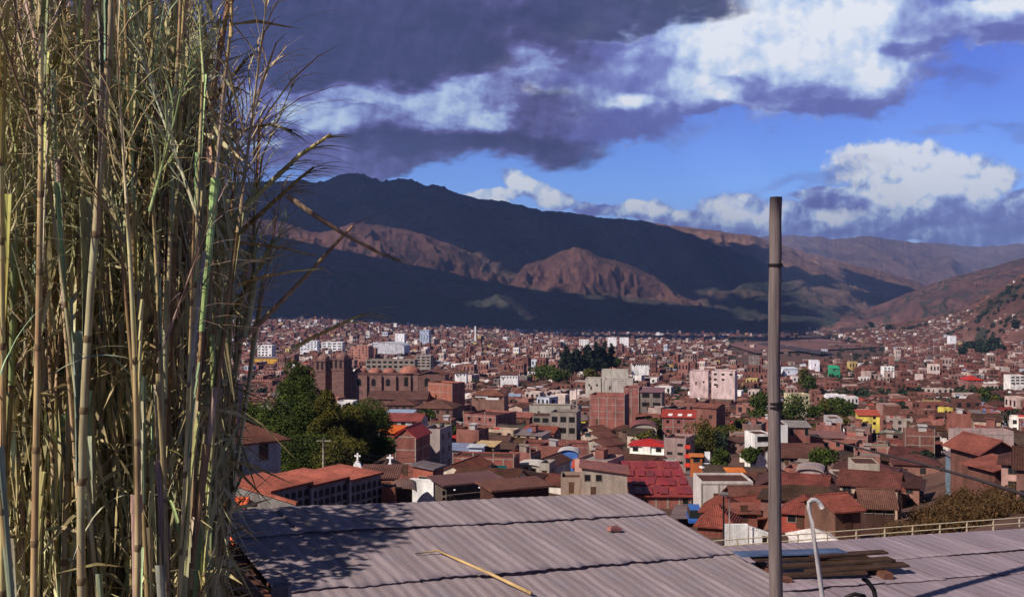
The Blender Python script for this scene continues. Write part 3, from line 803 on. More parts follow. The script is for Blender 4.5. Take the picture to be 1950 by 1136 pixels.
# local frame: x along A_ (receding), -y towards Bv
TLX = 16.6
for k in range(3):
    mb = MB(); mb.box(k*5.55+.01*k, k*5.55+5.53, 0.05, 4.8, -4, 2.62-.40*k); mb.build('wall', M_WALL, root, color=(.26,.22,.20))
for k in range(3):
    x0 = -0.2+k*5.6; x1 = x0+5.7; dz = -.40*k; y0 = -.55+k*.15; y1 = 5.4
    if k == 0:
        pts = [(x0,y0,2.9+dz),(x1,y0,2.9+dz),(x1,y1,3.30+dz),(x0,y1,3.30+dz)]
    else: pts = [(x0+.01*k,y0,2.9+dz),(x1,y0,2.9+dz),(x1,y1,3.30+dz),(x0+.01*k,y1,3.30+dz)]
    rb = MB()
    # rows of barrel tiles running down the slope
    nt_ = 22
    for i in range(nt_):
        xa = pts[0][0]+(pts[1][0]-pts[0][0])*i/nt_; xb = pts[0][0]+(pts[1][0]-pts[0][0])*(i+1)/nt_
        for j in range(3):
            q0, q1 = xa+(xb-xa)*j/3, xa+(xb-xa)*(j+1)/3
            h0, h1 = [.055*math.sin(math.pi*t) for t in (j/3, (j+1)/3)]
            rb.quad((q0,y0,pts[0][2]+h0),(q1,y0,pts[0][2]+h1),(q1,y1,pts[2][2]+h1),(q0,y1,pts[2][2]+h0))
    rb.slab([(p[0],p[1],p[2]-.02) for p in pts], .2)
    rb.build('roof', M_TILE, root, color=(.37,.11,.075))
rb = MB(); rb.slab([(-.35,-3.6,2.25),(-.02,-3.6,2.25),(-.02,5.5,3.47),(-.35,5.5,3.47)], .22); rb.build('verge', M_TILE, root, color=(.40,.12,.07))
mb = MB(); mb.poly([(-.2,-3.4,-4),(-.2,-3.4,2.1),(-.2,5.0,3.2),(-.2,5.0,-4)]); mb.build('gable_wall', M_WALL, root, color=(.22,.20,.18))
for k in range(3):
    for r in range(3):
        for i in range(6):
            o = link('niche', niche_mesh(.62, .66), root); o.location = (.35+k*5.6+(i+.5)*.88, .05-.002, -.25-.40*k+r*.9)
    mb = MB(); mb.box(k*5.6-.05, k*5.6+.3, -.25, .04, -4, 2.7-.28*k); mb.build('pillar', M_WALL, root, color=(.33,.27,.24))
occ(-18, 105, 11)
# dark niche block at the right of the crosses
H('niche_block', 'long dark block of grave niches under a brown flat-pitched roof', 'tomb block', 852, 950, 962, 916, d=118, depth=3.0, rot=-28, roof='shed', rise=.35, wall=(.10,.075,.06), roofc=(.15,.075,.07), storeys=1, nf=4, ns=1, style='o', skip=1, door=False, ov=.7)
nb = bpy.data.objects['niche_block']
for r in range(3):
    for i in range(16):
        o = link('niche', niche_mesh(.40, .5), nb); o.location = (-3.9+i*.48, -2.5-.004, .2+r*.72)
for i in range(3):
    mb = MB(); mb.lathe(0, 0, [(.01,.12),(.1,.1),(.13,0),(.01,0)], 8); o = mb.build('lamp', simple('lamp_shell', (.85,.84,.8), .5) if i == 0 else bpy.data.materials['lamp_shell'], nb); o.location = (-3.0+i*2.9, -3.25, 2.2)
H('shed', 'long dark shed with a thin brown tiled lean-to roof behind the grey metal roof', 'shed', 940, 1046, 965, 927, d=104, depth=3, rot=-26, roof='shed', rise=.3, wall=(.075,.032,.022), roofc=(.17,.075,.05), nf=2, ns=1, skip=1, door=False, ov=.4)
M_WHITE = simple('white_limewash', (.82,.81,.79), .8)
def cross_gable(u, v, d, label, s=1.0):
    p = px(u, v, d); mb = MB()
    # scalloped pediment
    mb.box(-.95, .95, -.2, .2, -2.5, .12); mb.box(-.75, .75, -.18, .18, .12, .35)
    pr = [(-.6,.35)]+[(-.55*math.cos(a), .35+.75*math.sin(a)) for a in [math.pi*i/10 for i in range(11)]]+[(.6,.35)]
    mb.poly([(x,-.17,z) for x,z in pr]); mb.poly([(x,.17,z) for x,z in pr[::-1]])
    for i in range(len(pr)-1): mb.quad((pr[i][0],-.17,pr[i][1]),(pr[i][0],.17,pr[i][1]),(pr[i+1][0],.17,pr[i+1][1]),(pr[i+1][0],-.17,pr[i+1][1]))
    root = mb.build('cemetery_gable', M_WHITE); root.location = p; root.rotation_euler = (0,0,-R(14)); root.scale = (s,s,s)
    tag(root, label, 'gable')
    c = MB(); c.box(-.11,.11,-.09,.09,1.08,2.15); c.box(-.42,-.113,-.085,.085,1.68,1.88); c.box(.113,.42,-.085,.085,1.68,1.88); c.build('cross', M_WHITE, root)
    b = MB(); b.lathe(0, 0, [(.01,.95),(.2,.97),(.26,1.05),(.2,1.12),(.12,1.14)], 10); b.build('cross_base', M_WHITE, root)
cross_gable(743, 899, 132, 'white scalloped gable with a tall white cross over the brown tiled hut', 1.0)
cross_gable(681, 893, 138, 'white scalloped gable and cross just above the orange niche roofs', .95)
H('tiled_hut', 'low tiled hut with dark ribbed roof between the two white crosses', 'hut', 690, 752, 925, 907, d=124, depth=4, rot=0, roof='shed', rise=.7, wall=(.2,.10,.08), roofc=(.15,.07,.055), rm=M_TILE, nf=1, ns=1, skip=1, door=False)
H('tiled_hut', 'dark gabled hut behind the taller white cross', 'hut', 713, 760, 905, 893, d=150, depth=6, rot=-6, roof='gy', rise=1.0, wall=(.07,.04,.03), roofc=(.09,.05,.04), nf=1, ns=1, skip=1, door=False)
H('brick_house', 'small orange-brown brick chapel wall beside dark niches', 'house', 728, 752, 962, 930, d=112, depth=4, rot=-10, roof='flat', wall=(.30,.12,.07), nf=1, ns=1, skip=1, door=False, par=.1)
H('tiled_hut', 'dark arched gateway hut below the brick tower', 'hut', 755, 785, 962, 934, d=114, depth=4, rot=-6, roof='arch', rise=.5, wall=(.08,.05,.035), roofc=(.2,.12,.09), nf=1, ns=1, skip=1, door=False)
# -- middle
H('brick_house', 'raw brick house with a black windowless side wall', 'house', 882, 944, 832, 792, d=400, depth=15, rot=30, roof='flat', wall=(.29,.11,.09), wm=M_BRICK, storeys=3, nf=3, ns=2, frame=True, style='o', skip=.5)
H('brick_house', 'brown-roofed house with an open gallery behind the black side wall', 'house', 972, 1008, 812, 793, d=430, depth=9, rot=28, roof='gx', rise=1.2, wall=(.16,.07,.05), roofc=(.3,.11,.09), storeys=1, nf=2, ns=2, style='o')
H('concrete_building', 'grey unfinished building with large black window openings and a white ground floor', 'building', 1048, 1097, 832, 790, d=405, depth=11, rot=12, roof='flat', wall=(.26,.22,.19), wm=M_CONC, storeys=2, nf=3, ns=2, style='o', skip=0, ww=2.2, wh=2.3, par=1.0, frame=True, rebar=False)
H('concrete_building', 'grey open concrete skeleton with a diagonal stair beside large windows', 'building', 1014, 1047, 826, 793, d=410, depth=11, rot=12, roof='flat', wall=(.22,.19,.16), wm=M_CONC, storeys=2, nf=2, ns=1, style='o', skip=0, ww=2.6, wh=2.4, par=.2)
H('concrete_building', 'long pale concrete wall with rubble on top above the concrete skeleton', 'building', 1008, 1086, 793, 774, d=455, depth=8, rot=8, roof='flat', wall=(.40,.37,.31), wm=M_CONC, storeys=1, nf=3, ns=1, style='o', skip=1, par=.5)
H('brick_house', 'very long low brick wall building with rubble on its roof beside the street', 'house', 998, 1120, 872, 850, d=325, depth=9, rot=5, roof='flat', wall=(.28,.10,.08), wm=M_BRICK, storeys=1, nf=6, ns=2, frame=True, style='o', skip=.8, par=.8)
H('arch_hut', 'brick hut with a barrel roof and a bright blue gable at the street', 'hut', 1064, 1100, 886, 866, d=292, depth=5, rot=6, roof='arch', rise=1.6, wall=(.08,.2,.55), roofc=(.62,.6,.6), nf=1, ns=1, skip=1, door=False)
H('concrete_house', 'large grey block-built house with a single black window under its roof', 'house', 1108, 1194, 948, 900, d=212, depth=9, rot=4, roof='shedl', rise=1.2, wall=(.40,.33,.27), wm=M_CONC, roofc=(.3,.12,.09), storeys=2, nf=4, ns=1, style='o', skip=.6)
H('concrete_house', 'low block-built annex on the left of the large grey house', 'house', 1068, 1106, 938, 915, d=222, depth=7, rot=4, roof='flat', wall=(.33,.25,.2), wm=M_CONC, storeys=1, nf=2, ns=1, style='o', skip=.4)
H('shed', 'shed roofed with orange-red sheets at the foot of the street', 'shed', 1092, 1150, 900, 889, d=262, depth=6, rot=6, roof='shed', rise=.8, wall=(.3,.12,.08), roofc=(.62,.10,.03), nf=2, ns=1, style='o', door=False)
r = H('market_hall', 'wide hall with a crimson roof of overlapping metal sheets', 'hall', 1205, 1316, 968, 943, d=215, depth=26, rot=2, roof='shed', rise=2.6, wall=(.31,.115,.09), wm=M_BRICK, roofc=CRIM, rm=M_METAL, storeys=1, nf=5, ns=3, style='o', skip=.6, frame=True, rebar=False, ov=.6)
for row in range(4):
    for i in range(6):
        a = 11.6/2; mb = MB(); x0 = -6+i*2.0+random.uniform(-.2,.2); y0 = -12.6+row*6.4; k = 2.6/27.2
        z = lambda y: (y+13.6)*k
        mb.slab([(x0,y0,z(y0)+.28),(x0+1.7,y0+.3,z(y0)+.12),(x0+2.0,y0+5.2,z(y0+5.2)+.12),(x0+.4,y0+5.0,z(y0+5)+.3)], .06)
        hh = (968-943)/F*215
        o = mb.build('roof_sheet', M_METAL, r, color=(.33+random.uniform(-.10,.07),.05,.055)); o.location = (random.uniform(-.3,.3),random.uniform(-.7,.7),hh+.02+random.uniform(0,.1)); o.rotation_euler = (0,random.uniform(-.03,.03),random.uniform(-.09,.09))
r = H('villa', 'cream-white modern house with dark recesses and a red hipped roof', 'villa', 1200, 1264, 885, 847, d=322, depth=9, rot=14, roof='hip', rise=1.3, wall=(.88,.84,.74), roofc=(.48,.035,.03), rm=M_METAL, storeys=2, nf=3, ns=2, style='o', skip=.15, ww=1.5, wh=1.1, ov=.6)
mb = MB(); mb.box(-5.2,5.2,-5.6,-4.52,2.5,3.4); mb.build('balcony', M_WALL, r, color=(.88,.84,.74))
mb = MB(); mb.box(-1.2,1.0,-5.0,-4.5,-.5,5.6); mb.build('stair_bay', M_WALL, r, color=(.88,.85,.78))
mb = MB(); mb.box(-5.6,5.6,-7.4,-6.9,-5,.6); mb.build('garden_wall', M_WALL, r, color=(.2,.05,.03))
r = H('apartment_building', 'tall grey and brick block with red side balconies next to the cream villa', 'building', 1266, 1304, 888, 838, d=318, depth=10, rot=24, roof='flat', wall=(.33,.22,.20), wm=M_CONC, storeys=3, nf=2, ns=2, style='o', skip=.3, frame=True, ww=1.6, wh=.8)
for k in range(3):
    mb = MB(); mb.box(3.0,4.6,-5.25,-4.9,k*2.6+.2,k*2.6+1.3); mb.build('balcony', M_WALL, r, color=(.6,.05,.03))
H('cistern', 'row of white rectangular water cisterns at the corner of the grey and brick block', 'cistern', 1262, 1288, 889, 876, d=300, depth=2, rot=0, roof='flat', wall=(.85,.85,.85), nf=1, ns=1, skip=1, door=False, par=.05)
H('workshop', 'workshop with a dark arched roof front above the cream villa', 'workshop', 1202, 1250, 834, 818, d=400, depth=12, rot=6, roof='arch', rise=2.4, wall=(.42,.36,.30), wm=M_CONC, roofc=(.24,.09,.07), nf=3, ns=1, skip=0, ww=2.4, wh=1.6, style='o', door=False)
r = H('brick_house', 'brick house with red sheet roof and white skylights', 'house', 1262, 1322, 830, 794, d=412, depth=10, rot=10, roof='shed', rise=1.8, wall=(.30,.11,.09), wm=M_BRICK, roofc=(.40,.06,.04), storeys=2, nf=3, ns=2, style='o', skip=.4, frame=True, rebar=False)
for k in range(3):
    mb = MB(); z0 = 7.1; mb.slab([(-4+k*3.6,-3.4,z0+.38),(-2.4+k*3.6,-3.4,z0+.38),(-2.2+k*3.6,-.6,z0+.86),(-3.8+k*3.6,-.6,z0+.86)], .04); mb.build('skylight', M_WHITE, r)
H('brick_building', 'tall raw brick block with a concrete grid and broken parapet openings', 'building', 1124, 1188, 808, 757, d=452, depth=11, rot=16, roof='flat', wall=(.31,.115,.09), wm=M_BRICK, storeys=4, nf=4, ns=2, frame=True, style='o', skip=1, par=1.2)
H('brick_building', 'slim raw brick block standing taller behind the gridded one', 'building', 1188, 1216, 786, 740, d=505, depth=10, rot=16, roof='flat', wall=(.29,.11,.09), wm=M_BRICK, storeys=3, nf=2, ns=2, frame=True, style='o', skip=.9)
H('building', 'open-fronted house with a purple-brown roof and a white diagonal stair', 'building', 1220, 1260, 780, 746, d=500, depth=11, rot=14, roof='shed', rise=1.2, wall=(.20,.16,.14), roofc=(.24,.13,.15), storeys=2, nf=2, ns=2, style='o', skip=0, ww=3.4, wh=1.9)
H('brick_house', 'brown brick house with a plain gable above the narrow gully', 'house', 1322, 1362, 800, 775, d=440, depth=12, rot=28, roof='gx', rise=1.0, wall=(.24,.10,.075), roofc=(.26,.10,.075), storeys=2, nf=2, ns=2, skip=.8)
# -- street terrace: stepped gable roofs
for k, (u0, u1, vb, vt, lab) in enumerate([(1128,1160,822,808,'highest of the stepped tiled houses beside the street'),(1136,1166,836,820,'second stepped tiled house down the street'),(1142,1176,852,831,'third stepped tiled house down the street with a dark eave'),(1150,1188,872,846,'tiled house with pale wall fourth down the street'),(1170,1196,888,864,'lowest stepped tiled house beside the cream villa')]):
    H('tiled_house', lab, 'house', u0, u1, vb, vt, d=depth_of(1150, vb)+4, depth=11, rot=-38, roof='gx', rise=1.5, wall=(.42,.34,.28), roofc=(.17,.065,.05), nf=2, ns=2, storeys=1)
# -- beyond the middle
def arches(root, w, d, n, z0, aw, ah, face=0, proud=.06, name='arched_window'):
    for i in range(n):
        mb = MB(); m = 8
        pts = [(-aw/2,0),(aw/2,0)]+[(aw/2*math.cos(a), ah-aw/2+aw/2*math.sin(a)) for a in [math.pi*j/m for j in range(m+1)]]
        mb.poly([(x,-proud,z) for x,z in pts], 1)
        for j in range(m):
            a, b = math.pi*j/m, math.pi*(j+1)/m; r0, r1 = aw/2, aw/2+.35; zc = ah-aw/2
            mb.quad((r0*math.cos(a),-proud-.12,zc+r0*math.sin(a)),(r1*math.cos(a),-proud-.12,zc+r1*math.sin(a)),(r1*math.cos(b),-proud-.12,zc+r1*math.sin(b)),(r0*math.cos(b),-proud-.12,zc+r0*math.sin(b)),0)
        o = mb.build(name, [M_STONE, M_DARK], root)
        if face == 0: o.location = (-w/2+w*(i+.5)/n, -d/2, z0)
        else: o.location = (w/2, -d/2+d*(i+.5)/n, z0); o.rotation_euler = (0,0,R(90))
M_STONE = simple('red_andesite', (.21,.115,.095), .9, nscale=.35, namt=.3)
M_STONED = simple('dark_andesite', (.15,.08,.066), .9, nscale=.5, namt=.35)
M_DOME = simple('dome_brick', (.34,.14,.10), .9, nscale=.6)
CD = 640.
def P_(u, v, d=CD): return px(u, v, d)
def tower(u, v0, v1, d, label, w=8.6):
    p = P_(u, v0, d); hgt = (v0-v1)/F*d
    t = empty('bell_tower', p, -R(28)); tag(t, label, 'bell tower', 'bell towers of the domed church'); a = w/2
    h1 = hgt*.56; h2 = hgt*.80
    mb = MB(); mb.box(-a,a,-a,a,-8,h1); mb.box(-a*1.08,a*1.08,-a*1.08,a*1.08,h1,h1+.9)
    mb.box(-a*.92,a*.92,-a*.92,a*.92,h1+.9,h2); mb.box(-a*1.06,a*1.06,-a*1.06,a*1.06,h2,h2+.8)
    mb.build('tower_shaft', M_STONED, t)
    for f in (0, 1):
        for s in (-1, 1):
            m_ = MB(); m = 8; aw, ah = 1.7, 4.6
            pts = [(-aw/2,0),(aw/2,0)]+[(aw/2*math.cos(q), ah-aw/2+aw/2*math.sin(q)) for q in [math.pi*j/m for j in range(m+1)]]
            m_.poly([(x,-.06,z) for x,z in pts]); o = m_.build('belfry_arch', M_DARK, t)
            if f == 0: o.location = (s*1.7, -a*.92, h1+1.3)
            else: o.location = (a*.92, s*1.7, h1+1.3); o.rotation_euler = (0,0,R(90))
    db = MB(); r = a*.82; z = h2+.8
    db.lathe(0,0,[(r,z),(r,z+.8)]+[(r*math.cos(q), z+.8+r*.75*math.sin(q)) for q in [math.pi/2*i/6 for i in range(1,6)]]+[(.7,z+.8+r*.76),(.6,z+1.9+r*.76),(.05,z+2.9+r*.76)],16)
    db.build('dome', M_STONE, t, True)
    for sx in (-1,1):
        for sy in (-1,1):
            q = MB(); q.lathe(sx*a*.9, sy*a*.9, [(.55,z),(.55,z+1.2),(.7,z+1.3),(.05,z+2.6)], 6); q.build('pinnacle', M_STONE, t)
    occ(p.x, p.y, 8)
tower(617, 752, 671, 655, 'left bell tower of the domed church, just over the big tree')
tower(652, 750, 668, 640, 'bell tower of the domed church next to its nave')
ch = empty('church', P_(722, 738)+Vector((0,6,0)), -R(6)); tag(ch, 'red stone church nave with a row of brick domes and arched windows', 'church')
mb = MB(); Wc = 48.; mb.box(-Wc/2,Wc/2,-7,8,-10,8.6)
for i in range(6): xx = -Wc/2+i*8.6; mb.box(xx-.7,xx+.7,-8.2,-6.98,-10,7.4)
mb.build('nave_wall', M_STONE, ch)
mb = MB(); mb.box(-Wc/2-.4,Wc/2+.4,-7.4,-6.9,8.0,8.9); mb.build('cornice', M_STONED, ch)
for i in range(5):
    r = 3.9 if i < 4 else 6.2; x = -Wc/2+4.3+i*8.6+(3.4 if i == 4 else 0)
    db = MB(); db.lathe(x, -2.2, [(r*1.02,8.7),(r,9.0)]+[(r*math.cos(q), 9.0+r*.62*math.sin(q)) for q in [math.pi/2*k/6 for k in range(1,7)]], 18)
    db.build('dome', M_DOME, ch, True)
for i in range(5):
    m_ = MB(); aw, ah = (2.5, 4.2) if i < 4 else (3.4, 5.4); m = 8
    pts = [(-aw/2,0),(aw/2,0)]+[(aw/2*math.cos(q), ah-aw/2+aw/2*math.sin(q)) for q in [math.pi*j/m for j in range(m+1)]]
    m_.poly([(x,-.05,z) for x,z in pts]); o = m_.build('arched_window', M_DARK, ch); o.location = (-Wc/2+4.3+i*8.6+(2.6 if i == 4 else 0), -7.0, 1.2)
tr = MB(); tr.box(24.6, 40, -9, 6, -10, 8.4); tr.build('transept', M_STONED, ch)
rb = MB(); rb.slab([(24.2,-9.5,8.2),(32,-9.5,10.8),(32,6.4,10.8),(24.2,6.4,8.2)], .3); rb.slab([(32.01,-9.5,10.8),(40.6,-9.5,8.2),(40.6,6.4,8.2),(32.01,6.4,10.8)], .3); rb.build('roof', M_TILE, ch, color=(.24,.10,.075))
m_ = MB(); pts = [(-1.5,0),(1.5,0)]+[(1.5*math.cos(q), 3.4+1.5*math.sin(q)) for q in [math.pi*j/8 for j in range(9)]]
m_.poly([(x,-.05,z) for x,z in pts]); o = m_.build('arched_window', M_DARK, ch); o.location = (29.5, -9.0, 1.4)
for a in range(-26, 42, 8): occ(P_(722,738).x+a, CD+6, 9)
H('tiled_house', 'very long dark brown tiled roof in front of the church nave', 'house', 700, 812, 772, 759, d=510, depth=14, rot=4, roof='gx', rise=3.0, wall=(.2,.10,.08), roofc=(.125,.06,.05), nf=6, ns=1)
H('tiled_house', 'brown tiled house with blue panels beside the long church roof', 'house', 735, 790, 786, 770, d=440, depth=12, rot=6, roof='hip', rise=2.2, wall=(.2,.11,.09), roofc=(.15,.065,.05), nf=4, ns=1)
H('tiled_house', 'wide brown hip-roofed house below the brick block with pale edges', 'house', 786, 862, 792, 776, d=430, depth=15, rot=12, roof='hip', rise=2.8, wall=(.18,.10,.08), roofc=(.15,.07,.052), nf=4, ns=2)
H('brick_building', 'raw brick block with pale concrete edges and a black side near the church', 'building', 814, 862, 760, 731, d=520, depth=10, rot=34, roof='flat', wall=(.36,.13,.085), wm=M_BRICK, storeys=2, nf=2, ns=2, frame=True, style='o', skip=1, rebar=False)
H('tiled_house', 'dark tiled house with two white wall strips', 'house', 898, 960, 762, 752, d=545, depth=12, rot=10, roof='hip', rise=2.6, wall=(.24,.13,.10), roofc=(.2,.08,.055), nf=5, ns=2)
r = H('colonial_house', 'white house with a row of dark square openings under a brown roof', 'house', 953, 986, 723, 713, d=900, depth=14, rot=4, roof='gx', rise=2.2, wall=(.88,.86,.82), roofc=(.15,.07,.05), nf=6, ns=1, skip=0, style='o')
H('colonial_house', 'small white house with two openings left of the openings row house', 'house', 866, 888, 718, 710, d=930, depth=12, rot=4, roof='gx', rise=2.0, wall=(.88,.86,.82), roofc=(.13,.07,.05), nf=3, ns=1, style='o')
H('concrete_building', 'pale windowless concrete block left in the middle of the brown roofs', 'building', 1115, 1144, 742, 722, d=640, depth=10, rot=8, roof='flat', wall=(.50,.45,.38), wm=M_CONC, storeys=1, nf=2, ns=1, style='o', skip=.7)
H('concrete_building', 'wide pale block building behind two concrete ones', 'building', 1146, 1196, 726, 706, d=720, depth=10, rot=8, roof='flat', wall=(.50,.46,.38), wm=M_CONC, storeys=1, nf=3, ns=1, style='o', skip=.7)
H('concrete_building', 'pale block building with joint lines above the slim brick block', 'building', 1151, 1205, 742, 724, d=635, depth=10, rot=8, roof='flat', wall=(.48,.43,.38), wm=M_CONC, storeys=1, nf=4, ns=1, style='o', skip=.9, frame=True, rebar=False)
H('apartment_building', 'white and pink flat-roofed block without windows, twin of the windowed one', 'building', 1314, 1348, 733, 708, d=690, depth=13, rot=14, roof='flat', wall=(.62,.46,.44), storeys=2, nf=2, ns=2, style='o', skip=.9)
H('apartment_building', 'pink-topped white block with rows of small windows and a grey side', 'building', 1356, 1398, 738, 708, d=670, depth=13, rot=18, roof='flat', wall=(.66,.50,.46), storeys=3, nf=3, ns=2, style='o', skip=.2, ww=1.8)
H('apartment_building', 'orange and white building standing at the grove of tall trees', 'building', 1143, 1172, 694, 676, d=1060, depth=12, rot=12, roof='flat', wall=(.60,.30,.20), storeys=3, nf=3, ns=2, style='o', skip=.3)
H('colonial_house', 'long white arcaded building right of the grove', 'house', 1204, 1236, 698, 692, d=1050, depth=12, rot=0, roof='gx', rise=1.6, wall=(.88,.86,.82), roofc=(.16,.08,.06), nf=8, ns=1, skip=0, style='o')
# -- right of the pole and around
H('white_house', 'two-storey white house with wide dark balconies beside the wooden pole', 'house', 1437, 1470, 866, 828, d=300, depth=8, rot=-8, roof='flat', wall=(.80,.77,.72), storeys=2, nf=1, ns=1, skip=0, ww=4.2, wh=1.5, style='o', par=.3)
H('concrete_building', 'tall white pillar wall at the end of a brown brick row', 'building', 1482, 1500, 862, 810, d=312, depth=11, rot=4, roof='flat', wall=(.66,.64,.62), wm=M_CONC, storeys=2, nf=1, ns=1, skip=1, par=.2)
H('brick_house', 'brown brick house with dark upright openings right of the pole', 'house', 1502, 1542, 864, 812, d=316, depth=10, rot=6, roof='shed', rise=.6, wall=(.28,.11,.085), roofc=(.3,.27,.25), storeys=2, nf=3, ns=1, style='o', skip=.2, ww=1.0, wh=2.2)
H('brick_house', 'reddish brick house with a dark open side and small windows', 'house', 1544, 1604, 858, 832, d=325, depth=9, rot=16, roof='shed', rise=.6, wall=(.34,.13,.10), wm=M_BRICK, roofc=(.25,.12,.10), storeys=1, nf=3, ns=2, style='o', skip=.3)
H('concrete_building', 'grey concrete wall house with a bright slit window', 'building', 1580, 1604, 822, 800, d=400, depth=12, rot=6, roof='flat', wall=(.42,.38,.37), wm=M_CONC, storeys=1, nf=1, ns=1, style='o', skip=.5)
H('white_house', 'low house with a bright white wall strip', 'house', 1612, 1648, 830, 818, d=390, depth=7, rot=2, roof='gx', rise=.9, wall=(.88,.86,.82), roofc=(.2,.1,.08), nf=2, ns=1, skip=.5)
H('house', 'house with a yellow parapet and an orange roof', 'house', 1636, 1674, 812, 790, d=430, depth=9, rot=10, roof='shed', rise=1.2, wall=(.75,.60,.12), roofc=(.50,.10,.05), rm=M_METAL, storeys=2, nf=2, ns=1, style='o')
H('house', 'yellow and grey three-storey house between two dark trees', 'house', 1507, 1543, 782, 753, d=520, depth=9, rot=-10, roof='flat', wall=(.62,.55,.34), storeys=3, nf=3, ns=1, style='o', skip=.3)
H('tiled_house', 'long dark roof with a white bar wall under it', 'house', 1480, 1575, 885, 869, d=265, depth=14, rot=4, roof='gx', rise=2.2, wall=(.3,.2,.17), roofc=(.13,.055,.042), nf=5, ns=1, style='o')
H('concrete_building', 'pale block wall house with a ledge of junk on top', 'house', 1336, 1434, 962, 920, d=196, depth=9, rot=0, roof='flat', wall=(.60,.55,.52), wm=M_CONC, storeys=1, nf=3, ns=1, style='o', skip=1, frame=True, par=.4, rebar=False)
H('kiosk', 'small orange-roofed stand on top of the slope behind the pale block wall', 'kiosk', 1388, 1416, 912, 897, d=232, depth=3, rot=0, roof='shed', rise=.3, wall=(.3,.2,.12), roofc=(.8,.22,.03), rm=M_METAL, nf=1, ns=1, skip=0, ww=2, style='o', door=False)
H('tiled_house', 'tiled roof house tilted beside the pale block wall', 'house', 1405, 1475, 990, 965, d=172, depth=6, rot=-24, roof='gx', rise=1.2, wall=(.10,.05,.035), roofc=(.27,.075,.055), nf=2, ns=1, skip=.5)
H('tiled_house', 'brown roofed lean-to directly below the tilted tiled roof', 'house', 1416, 1480, 1000, 985, d=160, depth=5, rot=-24, roof='shed', rise=.9, wall=(.08,.04,.03), roofc=(.30,.10,.075), rm=M_TILE, nf=2, ns=1, skip=.5)
for lab, u0, u1, vb, vt, d_, rc in [('upper orange-red pyramid roof beside the thin lamp post', 1338, 1402, 990, 972, 158, (.21,.055,.038)), ('lower orange-red pyramid roof half hidden by the grey metal roof', 1330, 1396, 1030, 1000, 140, (.23,.06,.042))]:
    H('tiled_hut', lab, 'hut', u0, u1, vb, vt, d=d_, depth=5.5, rot=18, roof='hip', rise=2.2, wall=(.2,.07,.05), roofc=rc, nf=1, ns=1, skip=1, door=False)
H('tiled_hut', 'square red-roofed hut right behind the wooden pole', 'hut', 1492, 1562, 1005, 975, d=150, depth=6, rot=22, roof='hip', rise=2.0, wall=(.34,.07,.05), roofc=(.23,.06,.045), nf=2, ns=1, style='o')
H('tiled_house', 'long brown shed roof running behind the pole base', 'house', 1400, 1560, 965, 952, d=186, depth=9, rot=0, roof='gx', rise=1.6, wall=(.12,.055,.04), roofc=(.16,.065,.048), nf=5, ns=1, skip=.8)
H('tiled_house', 'brown box house with a flat tiled roof beside the white gable wall', 'house', 1392, 1442, 992, 975, d=150, depth=4, rot=2, roof='shed', rise=.5, wall=(.24,.085,.06), roofc=(.26,.09,.065), rm=M_TILE, nf=1, ns=1, skip=1)
H('ruined_wall', 'broken white garden walls behind the railing', 'wall', 1382, 1425, 1040, 1008, d=112, depth=.6, rot=0, roof='flat', wall=(.86,.85,.82), nf=2, ns=1, skip=.5, style='o', door=False, par=.5)
H('ruined_wall', 'white stepped wall with a dark doorway beside the broken garden walls', 'wall', 1428, 1470, 1042, 1016, d=110, depth=.6, rot=8, roof='shedl', rise=.7, wall=(.86,.85,.82), roofc=(.8,.8,.78), nf=2, ns=1, skip=.5, style='o', door=False, ov=.02)
H('canopy', 'low white canvas canopy behind the railing', 'canopy', 1522, 1600, 1038, 1031, d=116, depth=4.5, rot=0, roof='hip', rise=1.0, wall=(.7,.66,.62), roofc=(.88,.84,.80), rm=M_METAL, nf=1, ns=1, skip=1, door=False, ov=.3)
H('tiled_house', 'brown adobe house with a reddish tiled roof behind the white hooked pipe', 'house', 1588, 1642, 1008, 968, d=128, depth=6, rot=-20, roof='gx', rise=1.2, wall=(.16,.08,.055), roofc=(.27,.075,.052), nf=1, ns=1, skip=1)
H('tiled_house', 'dark open barn with a bluish door beside the brown adobe house', 'barn', 1645, 1702, 985, 962, d=142, depth=6, rot=10, roof='gx', rise=1.6, wall=(.08,.04,.03), roofc=(.15,.07,.05), nf=3, ns=1, skip=0, style='o', door=False)
H('tiled_house', 'house with a long red sloping roof above the open barn', 'house', 1652, 1722, 945, 932, d=185, depth=5, rot=-18, roof='gx', rise=1.2, wall=(.12,.06,.045), roofc=(.27,.07,.052), nf=2, ns=1, skip=.5)
H('concrete_building', 'blank pale concrete wall block among brown roofs', 'building', 1628, 1674, 922, 884, d=222, depth=8, rot=8, roof='flat', wall=(.42,.36,.29), wm=M_CONC, nf=1, ns=1, storeys=1, skip=1, par=.2)
H('concrete_building', 'broken pale wall stepping down left of the blank concrete block', 'building', 1590, 1628, 940, 908, d=206, depth=7, rot=8, roof='flat', wall=(.42,.37,.31), wm=M_CONC, nf=1, ns=1, storeys=1, skip=1, par=.3)
H('concrete_house', 'small grey house with a dark rounded garage opening', 'house', 1521, 1562, 930, 898, d=215, depth=7, rot=18, roof='arch', rise=.8, wall=(.38,.28,.25), wm=M_CONC, roofc=(.4,.32,.29), nf=1, ns=1, skip=0, ww=2.8, wh=1.7, style='o', door=False)
H('adobe_house', 'tall brown adobe house with a wide gable facing the viewer, highest on the slope', 'house', 1868, 1934, 897, 856, d=168, depth=9, rot=-8, roof='gy', rise=1.5, wall=(.16,.07,.05), roofc=(.24,.075,.055), nf=1, ns=1, skip=1, ov=1.0)
